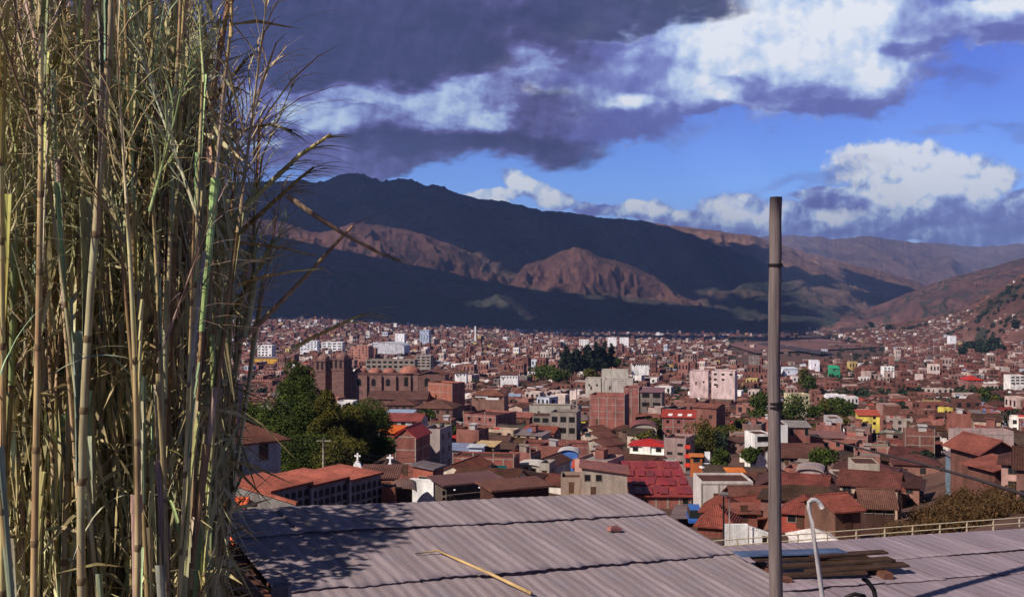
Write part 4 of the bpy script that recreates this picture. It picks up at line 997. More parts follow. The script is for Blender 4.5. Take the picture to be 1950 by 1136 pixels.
H('adobe_house', 'brown adobe house with one sloping tiled roof below the gabled one', 'house', 1892, 1942, 936, 893, d=150, depth=6, rot=-12, roof='shedr', rise=1.1, wall=(.16,.07,.05), roofc=(.27,.085,.06), rm=M_TILE, nf=1, ns=1, skip=1, ov=.8, door=False)
H('ruined_wall', 'crumbling pinkish plaster wall behind the gabled adobe house', 'wall', 1824, 1930, 852, 826, d=228, depth=5, rot=0, roof='flat', wall=(.44,.32,.29), wm=M_CONC, nf=5, ns=1, skip=1, frame=True, par=.6, door=False)
H('house', 'small house with a cyan door left of the gabled adobe house', 'house', 1828, 1862, 894, 876, d=180, depth=6, rot=0, roof='shed', rise=.6, wall=(.16,.22,.26), roofc=(.22,.16,.17), nf=2, ns=1)
H('kiosk', 'orange panelled stall at the foot of the street right of the red balconies', 'kiosk', 1316, 1337, 886, 868, d=298, depth=3, rot=6, roof='shed', rise=.3, wall=(.5,.14,.04), roofc=(.6,.2,.05), nf=1, ns=1, skip=0, ww=1.8, style='o', door=False)
H('billboard', 'blank white billboard by the lower road', 'billboard', 1342, 1352, 884, 860, d=300, depth=.4, rot=6, roof='flat', wall=(.88,.88,.88), nf=1, ns=1, skip=1, door=False, par=.05)
H('barn', 'pale gabled house with a red roof at the end of the far right row', 'house', 1924, 1956, 812, 792, d=400, depth=12, rot=-30, roof='gx', rise=2.6, wall=(.42,.34,.33), roofc=(.36,.06,.05), nf=2, ns=1)
H('house', 'house with a pale yellow gable among the brown roofs', 'house', 1862, 1892, 790, 782, d=520, depth=8, rot=0, roof='gy', rise=1.8, wall=(.72,.58,.34), roofc=(.2,.09,.07), nf=2, ns=1, skip=.5)
H('house', 'yellow-walled house with a dark porch', 'house', 1797, 1815, 800, 780, d=500, depth=7, rot=0, roof='flat', wall=(.72,.60,.12), nf=2, ns=1, storeys=2, style='o')
# -- large light buildings far off
H('hotel', 'white hotel with a grid of dark windows over the market', 'hotel', 490, 518, 679, 658, d=1500, depth=14, rot=10, roof='flat', wall=(.9,.88,.86), storeys=4, nf=4, ns=2, style='o', skip=.1, ww=3, wh=2)
H('market_hall', 'long market hall with mustard yellow and blue walls', 'hall', 478, 545, 692, 682, d=1380, depth=22, rot=6, roof='shed', rise=1, wall=(.62,.36,.05), roofc=(.25,.18,.18), nf=6, ns=1, style='o')
H('office_building', 'white office block with a single tall dark slot', 'office block', 571, 604, 667, 650, d=1900, depth=16, rot=6, roof='flat', wall=(.8,.82,.85), storeys=4, nf=5, ns=2, style='o', skip=.2, ww=3, wh=2.2)
H('office_building', 'white office block with horizontal window bands', 'office block', 612, 652, 667, 652, d=1880, depth=16, rot=6, roof='flat', wall=(.9,.9,.9), storeys=3, nf=4, ns=2, style='o', skip=0, ww=8, wh=2.0)
H('brick_building', 'square orange-brick block behind the bell towers', 'building', 667, 702, 684, 660, d=1400, depth=18, rot=14, roof='flat', wall=(.42,.19,.14), storeys=5, nf=5, ns=2, style='o', skip=.3, ww=2, wh=1.7)
H('office_tower', 'paired bright white towers in the far town', 'tower', 752, 770, 659, 636, d=2100, depth=14, rot=10, roof='flat', wall=(.92,.92,.92), storeys=6, nf=2, ns=1, style='o', skip=.6, ww=2)
H('office_tower', 'pale blue tower right of the white towers', 'tower', 799, 817, 648, 629, d=2300, depth=14, rot=14, roof='flat', wall=(.42,.48,.60), storeys=6, nf=3, ns=1, style='o', skip=.3, ww=3, wh=1.6)
H('stadium_hall', 'wide low hall with a pale blue-white curved roof', 'hall', 704, 770, 664, 661, d=1750, depth=40, rot=8, roof='arch', rise=7.5, wall=(.6,.6,.62), roofc=(.62,.66,.72), nf=6, ns=1, style='o', skip=.3)
H('office_building', 'banded grey building with floor slabs behind the transept', 'building', 792, 820, 700, 678, d=980, depth=14, rot=8, roof='flat', wall=(.36,.30,.27), storeys=4, nf=3, ns=2, style='o', skip=0, ww=4.5, wh=1.5)
H('concrete_building', 'long unfinished deck of beige concrete beams behind the church domes', 'building', 696, 790, 703, 686, d=960, depth=14, rot=6, roof='flat', wall=(.30,.24,.20), wm=M_CONC, storeys=2, nf=9, ns=1, style='o', skip=0, ww=3.0, wh=2.2, frame=True)
H('white_building', 'bright white block with dark slots left of the grove tops', 'building', 1103, 1121, 657, 647, d=2500, depth=14, rot=6, roof='flat', wall=(.92,.9,.88), storeys=3, nf=4, ns=1, style='o', ww=2.5)
H('white_building', 'bright white block with a round end right of the grove', 'building', 1157, 1174, 653, 643, d=2500, depth=14, rot=6, roof='flat', wall=(.92,.9,.88), storeys=2, nf=2, ns=1, style='o', skip=.6)
H('white_building', 'bright white notched block furthest from the grove', 'building', 1180, 1197, 655, 643, d=2500, depth=14, rot=6, roof='flat', wall=(.94,.92,.9), storeys=2, nf=2, ns=1, style='o', skip=.6)
mb = MB(); mb.box(-1.8,1.8,-1.8,1.8,-12,26); mb.box(-2.4,2.4,-2.4,2.4,-12,1); o = mb.build('monument', M_WHITE); o.location = px(905, 641, 2700); tag(o, 'thin white obelisk rising above the far rooftops', 'obelisk')
H('hall', 'hall with a vivid green roof', 'hall', 1584, 1600, 706, 701, d=1150, depth=14, rot=0, roof='shed', rise=2.4, wall=(.05,.32,.16), roofc=(.04,.42,.20), rm=M_METAL, nf=2, ns=1)
H('white_building', 'white box building left of the green-roofed hall', 'building', 1545, 1561, 696, 687, d=1300, depth=12, rot=0, roof='flat', wall=(.9,.9,.92), nf=1, ns=1, skip=1)
H('white_building', 'long bluish white hall in front of a dark tree', 'building', 1493, 1520, 710, 702, d=1150, depth=12, rot=-8, roof='shed', rise=1.4, wall=(.8,.85,.9), roofc=(.7,.78,.85), nf=2, ns=1, skip=1)
H('white_building', 'white house with two rows of dark windows in the right quarter', 'building', 1683, 1703, 709, 699, d=1180, depth=10, rot=0, roof='flat', wall=(.9,.88,.84), storeys=2, nf=3, ns=1, style='o', skip=0, ww=2)
H('church', 'grey church with a square tower beside the airfield', 'church', 1428, 1446, 703, 679, d=1150, depth=14, rot=8, roof='flat', wall=(.26,.21,.19), storeys=2, nf=2, ns=1, style='o')
H('white_building', 'white striped building at the right edge of the town', 'building', 1924, 1952, 733, 716, d=820, depth=10, rot=-4, roof='flat', wall=(.85,.8,.74), storeys=3, nf=3, ns=1, style='o', skip=0, ww=4, wh=1.2)
H('warehouse', 'warehouse with a bright red hip roof in the right quarter', 'warehouse', 1842, 1872, 728, 723, d=880, depth=16, rot=0, roof='hip', rise=3, wall=(.3,.14,.12), roofc=(.52,.04,.03), rm=M_METAL, nf=3, ns=1)
H('white_building', 'white block on the hillside above the right quarter', 'building', 1808, 1821, 647, 640, d=2300, depth=12, rot=0, roof='flat', wall=(.92,.92,.92), nf=2, ns=1, skip=1)
# white strips under the eaves of the dark tiled house
sh_ = [o for o in bpy.data.objects if o.get('label','').startswith('dark tiled house with two white')][0]
for x0, z0 in ((-6.5,1.5),(-1.0,.4)):
    mb = MB(); mb.box(x0, x0+6.5, -6.12, -6.0, z0, z0+.9); mb.build('white_band', M_WHITE, sh_)
# ---------------------------------------------------------------- street
def strip(name, pts, wid, mat, label, lift=.12, n=60):
    """road sheet following the ground; pts are (u, v) ground points"""
    W3 = []
    for (u, v) in pts:
        d = depth_of(u, v) if v is not None else 0
        W3.append(((u-CX)/F*d, d))
    W3 = np.array(W3); t = np.linspace(0, len(W3)-1, n)
    xs = np.interp(t, range(len(W3)), W3[:,0]); ys = np.interp(t, range(len(W3)), W3[:,1])
    tx = np.gradient(xs); ty = np.gradient(ys); L = np.hypot(tx, ty); nx, ny = ty/L, -tx/L
    P = []
    for s in np.linspace(-.5, .5, 5):
        x = xs+nx*wid*s; y = ys+ny*wid*s
        P.append(np.stack([x, y, gz(x, y)+lift+.9], -1))
    o = link(name, grid_mesh(name, np.stack(P, 1), mat)); tag(o, label, None, None, 'structure')
    for x, y in zip(xs, ys): occ(x, y, wid/2+.5)
    return xs, ys
M_ROAD = simple('worn_paving', (.185,.13,.13), .9, nscale=.25, vec='Object')
sx_, sy_ = strip('road', [(1094,752),(1100,790),(1106,815),(1120,845),(1150,868),(1185,893)], 9, M_ROAD, 'steep worn paved street running down through the town')
strip('road', [(1316,1000),(1322,940),(1330,905),(1345,880),(1368,868)], 7, M_ROAD, 'lower road bending round the crimson roofed hall')

# ---------------------------------------------------------------- landmarks for the labels
MARK = []
for nm, u, v, d in [('the domed church', 710, 740, 640), ('the sloping street', 1120, 850, 350), ('the crimson hall roof', 1260, 930, 225), ('the cream villa', 1230, 870, 322),
                    ('the tall grove', 1110, 690, 1000), ('the big dark tree', 600, 850, 170), ('the gridded brick block', 1155, 790, 452), ('the wooden pole', 1476, 880, 300),
                    ('the concrete skeleton', 1060, 820, 405), ('the gabled adobe house', 1895, 880, 170), ('the pink-topped white blocks', 1360, 730, 670),
                    ('the yellow-parapet house', 1655, 800, 430), ('the black side wall', 965, 820, 400), ('the green tarpaulin', 936, 900, 250), ('the blank concrete block', 1650, 910, 222)]:
    p = px(u, v, d); MARK.append((nm, p.x, p.y))
def where(x, y):
    best = min(MARK, key=lambda m: (m[1]-x)**2+(m[2]-y)**2)
    u = CX+F*x/y; um = CX+F*best[1]/best[2]; dy = y-best[2]
    far = math.hypot(x-best[1], dy)
    side = 'right of' if u > um else 'left of'
    if abs(dy) > abs(x-best[1]): rel = ('just behind' if far < 70 else 'well behind') if dy > 0 else ('just below' if far < 70 else 'well below')
    else: rel = ('close ' if far < 45 else '')+side if far < 90 else 'far '+side
    return f'{rel} {best[0]}'
ROOFS = [('dark brown', (.078,.034,.025)), ('brown', (.108,.045,.032)), ('reddish', (.175,.058,.042)), ('mottled', (.10,.050,.038)), ('grey-brown', (.085,.050,.042))]
WALLS = [('adobe', (.26,.13,.10)), ('pinkish', (.42,.25,.21)), ('white', (.74,.68,.61)), ('tan', (.44,.32,.23)), ('dull', (.20,.12,.10)), ('cream', (.62,.52,.40))]
# prototypes kept out of the picture list: they become the first placed copies
random.seed(11)
def proto_set():
    ps = {'tiled_house': [], 'brick_house': [], 'plaster_house': []}
    far = (0, -500, -60)
    for i in range(14):
        w = random.uniform(7, 15.5); d = random.uniform(5.5, 8.2); h = random.uniform(2.7, 5.6)
        kind = random.choice(['gx','gx','gx','hip','gy']) if w < 10 else random.choice(['gx','gx','hip'])
        ps['tiled_house'].append((building('tiled_house', 'x', 'house', far, 0, w, d, h, kind, d*.17+.3, storeys=1 if h < 3.9 else 2, nf=random.choice([2,3,4]), ns=1, skip=.25), w, d, 'one-storey' if h < 3.9 else 'two-storey', 'small' if w < 9.5 else 'long' if w > 12.5 else ''))
    for i in range(9):
        w = random.uniform(5.5, 10.5); d = random.uniform(6, 9); st = random.choice([1,2,2,3,3]); h = st*2.5
        ps['brick_house'].append((building('brick_house', 'x', 'house', far, 0, w, d, h, 'flat', 0, wall=BRICKC, wm=M_BRICK, roofc=(.26,.22,.2), storeys=st, nf=random.choice([2,3]), ns=2, skip=random.uniform(.2,.8), style='o', frame=random.random() < .75, par=random.choice([.3,.9,1.1]), tank=random.random() < .5, door=False), w, d, {1:'one-storey',2:'two-storey',3:'three-storey'}[st], 'small' if w < 7.5 else ''))
    for i in range(9):
        w = random.uniform(5.5, 11); d = random.uniform(5.5, 8.5); st = random.choice([1,2,2,3]); h = st*2.5
        kind = random.choice(['flat','flat','shed','gx']); 
        ps['plaster_house'].append((building('plaster_house', 'x', 'house', far, 0, w, d, h, kind, .8 if kind == 'shed' else 1.5, storeys=st, nf=random.choice([2,3,4]), ns=2, skip=.15, style=random.choice('wo'), tank=random.random() < .4, door=False), w, d, {1:'one-storey',2:'two-storey',3:'three-storey'}[st], 'small' if w < 9 else ''))
    for kk in ('brick_house', 'plaster_house'):
        for p in ps[kk]:
            h = max(v.co.z for ch in p[0].children if ch.name.startswith('roof') for v in ch.data.vertices)
            if random.random() < .7:
                mb = MB(); a = random.uniform(1.4, 2.6); x0 = random.uniform(-p[1]/2+.6, p[1]/2-a-.6); mb.box(x0, x0+a, -.6, 1.4, h+.004, h+2.1)
                mb.slab([(x0-.3,-1.0,h+2.12),(x0+a+.3,-1.0,h+2.12),(x0+a+.3,1.8,h+2.45),(x0-.3,1.8,h+2.45)], .06); mb.build('rooftop_hut', M_CONC, p[0], color=random.choice([(.30,.24,.2),(.45,.42,.4),(.25,.1,.08)]))
            if random.random() < .6:
                mb = MB(); x0 = random.uniform(-p[1]/2+.5, p[1]/2-1.5); mb.box(x0, x0+random.uniform(.8,2.2), -p[2]/2+.5, -p[2]/2+.56, h+.3, h+1.3); mb.build('laundry', M_WALL, p[0], color=random.choice([(.75,.75,.75),(.15,.25,.55),(.6,.08,.07),(.7,.7,.4)]))
    for l in ps.values():
        for p in l: index_kids(p[0])
    return ps
PS = proto_set(); first = set(); counts = {'tiled_house': 0, 'adobe_house': 0, 'brick_house': 0, 'plaster_house': 0}
def paint(root, wallc, roofc):
    for ch in (c for c in bpy.data.objects[root].children) if isinstance(root, str) else root: pass
def copy_building(proto, wallc, roofc):
    r = proto.copy(); col.objects.link(r)
    for ch in KIDS[proto.name]:
        c = ch.copy(); col.objects.link(c); c.parent = r
        b = ch.name.split('.')[0]
        if b == 'wall': c.color = (*wallc, 1)
        elif b == 'roof': c.color = (*roofc, 1)
    return r
rnd = random.Random(5)
occ(-13, 108, 16); occ(-30, 150, 26)
TREE_SPOTS = []
GREEN_AREAS = [(1400,810,40,30),(1350,850,34,40),(1480,765,50,24),(1600,775,36,20),(680,840,70,50),(520,770,70,30),(1850,960,120,40),(1400,890,20,14)]
STREET = [(1083,748),(1118,748),(1200,880),(1215,945),(1078,940),(1100,860)]
def in_green(u, v):
    return any(((u-a)/c)**2+((v-b)/e)**2 < 1 for a, b, c, e in GREEN_AREAS)
LABELS = {}
cells = []
TH = R(-22); ca, sa = math.cos(TH), math.sin(TH)
for i in range(-70, 70):
    for j in range(-10, 80):
        gx_ = i*10.4+ (2.5 if i % 6 == 0 else 0); gy_ = j*9.3
        x = gx_*ca-gy_*sa+rnd.uniform(-1.8,1.8); y = gx_*sa+gy_*ca+rnd.uniform(-1.8,1.8)
        if y < 120 or y > 455 or i % 6 == 0 and rnd.random() < .6 or j % 8 == 0: continue
        u = CX+F*x/y
        if u < 430 or u > 2010: continue
        z = gzf(x, y); v = HY-F*z/y
        if y < 150 and u < 1750: continue
        cells.append((y, x, u, v, z))
cells.sort()
for y, x, u, v, z in cells:
    if inpoly(np.array([u]), np.array([v]), STREET)[0]: continue
    if in_green(u, v) and y > 235:
        TREE_SPOTS.append((x, y)); continue
    if y < 260 and 1690 < u and v > 878: 
        if rnd.random() < .8: continue
    if y < 300 and u < 720: continue
    if y < 210 and u < 1300: continue
    t = rnd.random()
    if y < 240 and t < .06: continue
    if y < 240: t = .2
    if t < .06: TREE_SPOTS.append((x, y)); continue
    right = u > 1550
    if t < (.68 if not right else .56): kind = 'tiled_house'
    elif t < .86: kind = 'brick_house'
    else: kind = 'plaster_house'
    if not free(x, y, 4.9): continue
    if kind == 'tiled_house' and rnd.random() < .42: kind = 'adobe_house'
    if counts[kind] >= 285: continue
    pr, w_, d_, st, size = rnd.choice(PS['tiled_house' if kind == 'adobe_house' else kind])
    rn, rc = rnd.choices(ROOFS, [5,4,2,3,2])[0]
    if kind == 'adobe_house': wn, wc = rnd.choices(WALLS, [5,0,0,0,3,0])[0]
    elif kind == 'tiled_house': wn, wc = rnd.choices(WALLS, [0,3,1.8,2,2,1.2])[0]
    elif kind == 'brick_house': wn, wc = rnd.choice([('red', BRICKC), ('pink-red', (.30,.125,.10)), ('brown', (.24,.10,.075))])
    else: wn, wc = rnd.choices(WALLS+[('grey concrete', (.34,.28,.24)), ('pale yellow', (.55,.44,.22))], [2,4,2.4,3,2,2.5,2.5,.3])[0]; 
    if kind in ('brick_house', 'plaster_house'): rn, rc = rnd.choices([('', (.25,.21,.2)), ('', (.20,.12,.10)), ('red', (.38,.06,.045)), ('bluish', (.28,.32,.42))], [5,3,.7,.5])[0]
    j = rnd.uniform(.82, 1.2)
    r = copy_building(pr, tuple(c*j for c in wc), tuple(c*rnd.uniform(.8,1.25) for c in rc))
    sc = rnd.uniform(.9, 1.08); r.scale = (sc, sc, sc)
    r.location = (x, y, z+.4); r.rotation_euler = (0, 0, TH + rnd.choice([0,0,0,R(90),R(-90)] if kind in ('tiled_house','adobe_house') else [0,0,R(90)]) + rnd.gauss(0, R(4)))
    if kind in ('tiled_house','adobe_house'): lab = f'{size} {st} {wn} house under {rn} tiles {where(x, y)}'
    elif kind == 'brick_house': lab = f'{size} {st} {wn} brick flat-topped house {where(x, y)}'
    else: lab = f'{size} {st} {wn} plastered house{" with "+rn+" roof" if rn else ""} {where(x, y)}'
    lab = ' '.join(lab.split())
    r['label'] = lab; r['group'] = {'tiled_house': 'tiled houses crowding the slope', 'adobe_house': 'tiled houses crowding the slope', 'brick_house': 'raw brick houses in the town', 'plaster_house': 'plastered houses in the town'}[kind]
    counts[kind] += 1; occ(x, y, 4.6)
    if kind == 'adobe_house': r.name = 'adobe_house'
for l in PS.values():
    for p in l:
        for ch in KIDS[p[0].name]: bpy.data.objects.remove(ch)
        bpy.data.objects.remove(p[0])

# ---------------------------------------------------------------- the far town: thousands of houses in one mass
def house_tpl(kind):
    """unit template: verts (w,d,h in 0..1 box), quads, face role (0 wall 1 roof 2 window)"""
    v = []; f = []; r = []
    def q(a, b, c, d, role): n = len(v); v.extend([a,b,c,d]); f.append((n,n+1,n+2,n+3)); r.append(role)
    A = .5
    q((-A,-A,-1),(A,-A,-1),(A,-A,1),(-A,-A,1),0); q((A,-A,-1),(A,A,-1),(A,A,1),(A,-A,1),0)
    q((-A,A,-1),(-A,-A,-1),(-A,-A,1),(-A,A,1),0); q((A,A,-1),(-A,A,-1),(-A,A,1),(A,A,1),0)
    if kind == 'gable':
        q((-.54,-.6,.97),(.54,-.6,.97),(.54,0,1.42),(-.54,0,1.42),1); q((.54,.6,.97),(-.54,.6,.97),(-.54,0,1.42),(.54,0,1.42),1)
        q((-A,-A,1),(-A,-A,1),(-A,0,1.38),(-A,A,1),0); q((A,-A,1),(A,A,1),(A,0,1.38),(A,0,1.38),0)
    else:
        q((-.46,-.46,.93),(.46,-.46,.93),(.46,.46,.93),(-.46,.46,.93),1)
        for s in (-1,1):
            q((-A,s*A,1),(A,s*A,1),(A,s*.45,1),(-A,s*.45,1),0); q((s*A,-A,1),(s*.45,-A,1),(s*.45,A,1),(s*A,A,1),0)
            q((-.45,s*.45,1),(.45,s*.45,1),(.45,s*.45,.93),(-.45,s*.45,.93),0); q((s*.45,-.45,1),(s*.45,-.45,.93),(s*.45,.45,.93),(s*.45,.45,1),0)
    n = 3 if kind != 'gable' else 3
    rows = 2 if kind != 'gable' else 1
    for k in range(rows):
        for i in range(n):
            x0 = -.5+(i+.28)/n; x1 = -.5+(i+.72)/n; z0 = .18+k*.45 if rows == 2 else .3; z1 = z0+(.24 if rows == 2 else .35)
            q((x0,-.508,z0),(x1,-.508,z0),(x1,-.508,z1),(x0,-.508,z1),2)
        q((.508,-.2,z0),(.508,.1,z0),(.508,.1,z1),(.508,-.2,z1),2)
    return np.array(v, float), np.array(f), np.array(r)
TPL = {k: house_tpl(k) for k in ('gable', 'flat')}
rs = np.random.RandomState(3)
VV_, FF_, CC_, off = [], [], [], 0
rows_ = []
y = 560.
yy = 200.
while yy < 6200:
    u0, u1 = -260, (2150 if yy > 455 else 432)
    step = 10.6*(1+.35*(yy > 1500)+.45*(yy > 3000))
    xs = np.arange((u0-CX)/F*yy, (u1-CX)/F*yy, step); xs = xs+rs.uniform(-2.5,2.5,len(xs))
    ys = yy+rs.uniform(-3.5,3.5,len(xs))
    rows_.append(np.stack([xs, ys], -1)); yy += 9.8*(1+.5*(yy > 1500)+.8*(yy > 3000))
P = np.concatenate(rows_); x, y = P[:,0], P[:,1]; u = CX+F*x/y; z = gz(x, y); v = HY-F*z/y
keep = (y > 458) | (u < 428)
edge = np.interp(u, [-300,600,760,860,1000,1200,1400,1500,1640,1700,2000], [604,606,616,626,640,650,652,650,640,600,596])
dens = np.where(v > edge, .93, .20*(v > edge-22))
dens = np.where((u > 1385)&(u < 1690)&(v < 690-(u-1385)*.03+8)&(v > 640)&(u+ (v-640)*3 < 1820), .015, dens)      # airfield
dens = np.where((u > 1600)&(v < 655), np.clip((v-596)/90, 0.04, 1)*(fbm(x/160, y/160, 3, 3) > .50)*1.2, dens)
dens *= np.where(fbm(x/120, y/120, 77, 3) > .385, 1, .10)            # trees and courts
dens *= np.where((np.floor(x/62+y/400) != np.floor((x-9)/62+y/400))&(y < 2500), .35, 1)
keep &= rs.rand(len(x)) < dens
for a, b, c in OCC:
    if b > 425 or a < -20: keep &= (x-a)**2+(y-b)**2 > (c+3.5)**2
x, y, z, u, v = x[keep], y[keep], z[keep], u[keep], v[keep]; n = len(x)
gab = rs.rand(n) < np.where(y < 1100, .70, .52)
rot = TH + np.where(rs.rand(n) < .3, math.pi/2*rs.choice([-1,1], n), 0) + rs.normal(0, .10, n) + np.where(u > 1500, .35, 0)
w = rs.uniform(6.5, 13, n)*(1+.25*(y > 2500)); dd = rs.uniform(5.5, 8.6, n)*(1+.25*(y > 2500)); h = np.where(gab, rs.uniform(2.8, 5.6, n), rs.choice([2.8,5.2,5.2,7.5,7.5,10], n)+rs.uniform(-.3,.6,n))
tall = (~gab)&(rs.rand(n) < .05)&(y > 1000); h = np.where(tall, rs.uniform(11, 20, n), h)
wallp = np.array([(.18,.078,.060),(.27,.125,.098),(.23,.088,.066),(.34,.21,.175),(.50,.38,.33),(.90,.87,.83),(.62,.52,.46),(.18,.15,.145),(.55,.60,.68),(.50,.38,.14)])
wp = np.array([.22,.20,.15,.13,.10,.065,.07,.05,.015,.01]); wi = rs.choice(len(wallp), n, p=wp/wp.sum())
roofp = np.array([(.080,.035,.026),(.110,.047,.034),(.155,.058,.043),(.095,.050,.040),(.33,.29,.29),(.55,.53,.54),(.40,.07,.05),(.28,.36,.52),(.10,.28,.22)])
rg = rs.choice(len(roofp), n, p=[.34,.28,.12,.20,.02,.015,.015,.007,.003]); rf_ = rs.choice(len(roofp), n, p=[.05,.08,.08,.12,.40,.13,.06,.06,.02])
ri = np.where(gab, rg, rf_)
wc = wallp[wi]*rs.uniform(.75,1.2,(n,1)); wc = np.minimum(wc, .9); rc = np.minimum(roofp[ri]*rs.uniform(.75,1.3,(n,1)), .85)
for k in ('gable', 'flat'):
    sel = np.nonzero(gab if k == 'gable' else ~gab)[0]; tv, tf, tr_ = TPL[k]
    c, s = np.cos(rot[sel])[:,None], np.sin(rot[sel])[:,None]
    lx = tv[None,:,0]*w[sel,None]; ly = tv[None,:,1]*dd[sel,None]
    if k == 'gable': lz = np.where(tv[None,:,2] <= 1, tv[None,:,2]*h[sel,None], h[sel,None]+(tv[None,:,2]-1)*dd[sel,None]*.42)
    else: lz = tv[None,:,2]*h[sel,None]
    lz = np.where(tv[None,:,2] < 0, -7, lz)
    X3 = np.stack([x[sel,None]+lx*c-ly*s, y[sel,None]+lx*s+ly*c, z[sel,None]+lz], -1).reshape(-1,3)
    nv = len(tv); FF_.append((tf[None]+ (np.arange(len(sel))*nv)[:,None,None]).reshape(-1,4)+off); off += len(X3); VV_.append(X3)
    cols = np.zeros((len(sel), len(tf), 3)); 
    cols[:, tr_==0] = wc[sel][:,None]; cols[:, tr_==1] = rc[sel][:,None]; cols[:, tr_==2] = (.02,.018,.02)
    CC_.append(cols.reshape(-1,3))
me = bpy.data.meshes.new('distant_houses'); fast_mesh(me, np.concatenate(VV_), np.concatenate(FF_))
at_ = me.attributes.new('paint', 'FLOAT_COLOR', 'FACE'); cc = np.concatenate(CC_)
at_.data.foreach_set('color', np.concatenate([cc, np.ones((len(cc),1))], 1).astype(np.float32).ravel())
m, nt, b = newmat('town_paint'); b.inputs['Roughness'].default_value = .9
a_ = nt.nodes.new('ShaderNodeAttribute'); a_.attribute_name = 'paint'
nn = noise(nt, geo_pos(nt), .35, 4, .65)
nt.links.new(mixc(nt, 1, a_.outputs['Color'], ramp(nt, nn, [(.3,(.62,.6,.6)),(.7,(1.25,1.22,1.2))]), 'MULTIPLY'), b.inputs['Base Color'])
me.materials.append(m)
o = link('distant_houses', me); tag(o, 'thousands of far rooftops filling the valley floor', None, None, 'stuff')
print('mass houses', n, 'individual', counts)
# airfield
def patch(name, pts, mat, label, lift, n=30):
    P2 = []
    (a, b, c, d) = pts
    for i in range(n):
        t = i/(n-1); row = []
        l = (a[0]+(d[0]-a[0])*t, a[1]+(d[1]-a[1])*t); r = (b[0]+(c[0]-b[0])*t, b[1]+(c[1]-b[1])*t)
        for j in range(n):
            s = j/(n-1); u_, v_ = l[0]+(r[0]-l[0])*s, l[1]+(r[1]-l[1])*s
            dd_ = depth_of(u_, v_); x_ = (u_-CX)/F*dd_; row.append((x_, dd_, gzf(x_, dd_)+lift))
        P2.append(row)
    o = link(name, grid_mesh(name, np.array(P2), mat)); tag(o, label, None, None, 'structure')
patch('airfield_ground', [(1380,656),(1560,646),(1690,662),(1440,676)], simple('airfield_grass', (.17,.085,.072), .95, nscale=.004, vec='Object'), 'flat brown grass of the airfield', 3.5)
patch('runway', [(1440,657),(1462,655),(1590,676),(1560,679)], simple('runway_asphalt', (.055,.045,.055), .9), 'dark runway crossing the airfield', 4.5)
# ---------------------------------------------------------------- trees
def mat_leaf(name, dark, light, scale=.35):
    m, nt, b = newmat(name); b.inputs['Roughness'].default_value = .75; b.inputs['Specular IOR Level'].default_value = .15
    p = geo_pos(nt); n1 = noise(nt, p, scale, 4, .6); n2 = noise(nt, p, scale*9, 3, .6)
    c = mixc(nt, ramp(nt, n1, [(.35,(0,0,0)),(.65,(1,1,1))]), dark, light)
    c = mixc(nt, 1, c, ramp(nt, n2, [(.3,(.6,.6,.6)),(.7,(1.4,1.4,1.3))]), 'MULTIPLY')
    nt.links.new(c, b.inputs['Base Color'])
    return m
L_DARK = mat_leaf('dark_foliage', (.027,.046,.009), (.078,.105,.017))
L_OLIVE = mat_leaf('olive_foliage', (.040,.045,.009), (.125,.11,.020))
L_PINE = mat_leaf('grove_foliage', (.012,.022,.014), (.030,.045,.022), .2)
L_DRY = mat_leaf('dry_scrub', (.045,.028,.012), (.11,.058,.022), .5)
M_BARK = simple('bark', (.09,.065,.05), .95, nscale=2)
def crown_mesh(name, lobes, nleaf, leaf, mat, seed=1, shell=.62):
    """small leaf clumps scattered through overlapping lobes (cx,cy,cz,rx,ry,rz)"""
    r = np.random.RandomState(seed); L = np.array(lobes, float)
    vol = (L[:,3]*L[:,4]*L[:,5])**.67; k = r.choice(len(L), nleaf, p=vol/vol.sum())
    d = r.normal(size=(nleaf,3)); d /= np.linalg.norm(d, axis=1)[:,None]
    rad = 1-(1-shell)*r.rand(nleaf)**1.3
    lump = 1+.22*(fbm(d[:,0]*3.1+k*7.7, d[:,2]*3.1+d[:,1]*2.3, seed, 3)-.5)*2
    c = L[k,:3]+d*L[k,3:]*(rad*lump)[:,None]
    s = leaf*r.uniform(.55, 1.5, nleaf)
    a = r.normal(size=(nleaf,3))+d*.6; a /= np.linalg.norm(a, axis=1)[:,None]
    t = np.cross(a, r.normal(size=(nleaf,3))); t /= np.linalg.norm(t, axis=1)[:,None]; b = np.cross(a, t)
    t = t*s[:,None]; b = b*(s*.6)[:,None]
    V = np.stack([c-t, c+b*.9, c+t, c-b*.9], 1).reshape(-1,3)
    me = bpy.data.meshes.new(name); fast_mesh(me, V, np.arange(len(V)).reshape(-1,4)); me.materials.append(mat)
    return me
def limbs(h, r, lobes, seed=0):
    rn = random.Random(seed); mb = MB()
    mb.tube([(0,0,-2),(0,0,0),(rn.uniform(-.03,.03)*h,0,h*.35),(rn.uniform(-.04,.04)*h,rn.uniform(-.03,.03)*h,h*.8)], [r*1.5,r*1.15,r*.8,r*.25], 8)
    for l in lobes[:9]:
        z0 = max(.12*h, min(l[2]*.55, h*.6)); mb.tube([(0,0,z0),(l[0]*.5,l[1]*.5,(z0+l[2])/2+.1*h*0),(l[0]*.95,l[1]*.95,l[2])], [r*.5,r*.3,r*.1], 5)
    return mb
def tree(name, label, x, y, h, lobes, nleaf, leaf, mat, group=None, seed=1, z=None, cat='tree'):
    t = empty(name, (x, y, gzf(x, y) if z is None else z)); tag(t, label, cat, group)
    limbs(h, h*.028, lobes, seed).build('trunk', M_BARK, t, True)
    link('crown', crown_mesh('crown', lobes, nleaf, leaf, mat, seed), t)
    return t
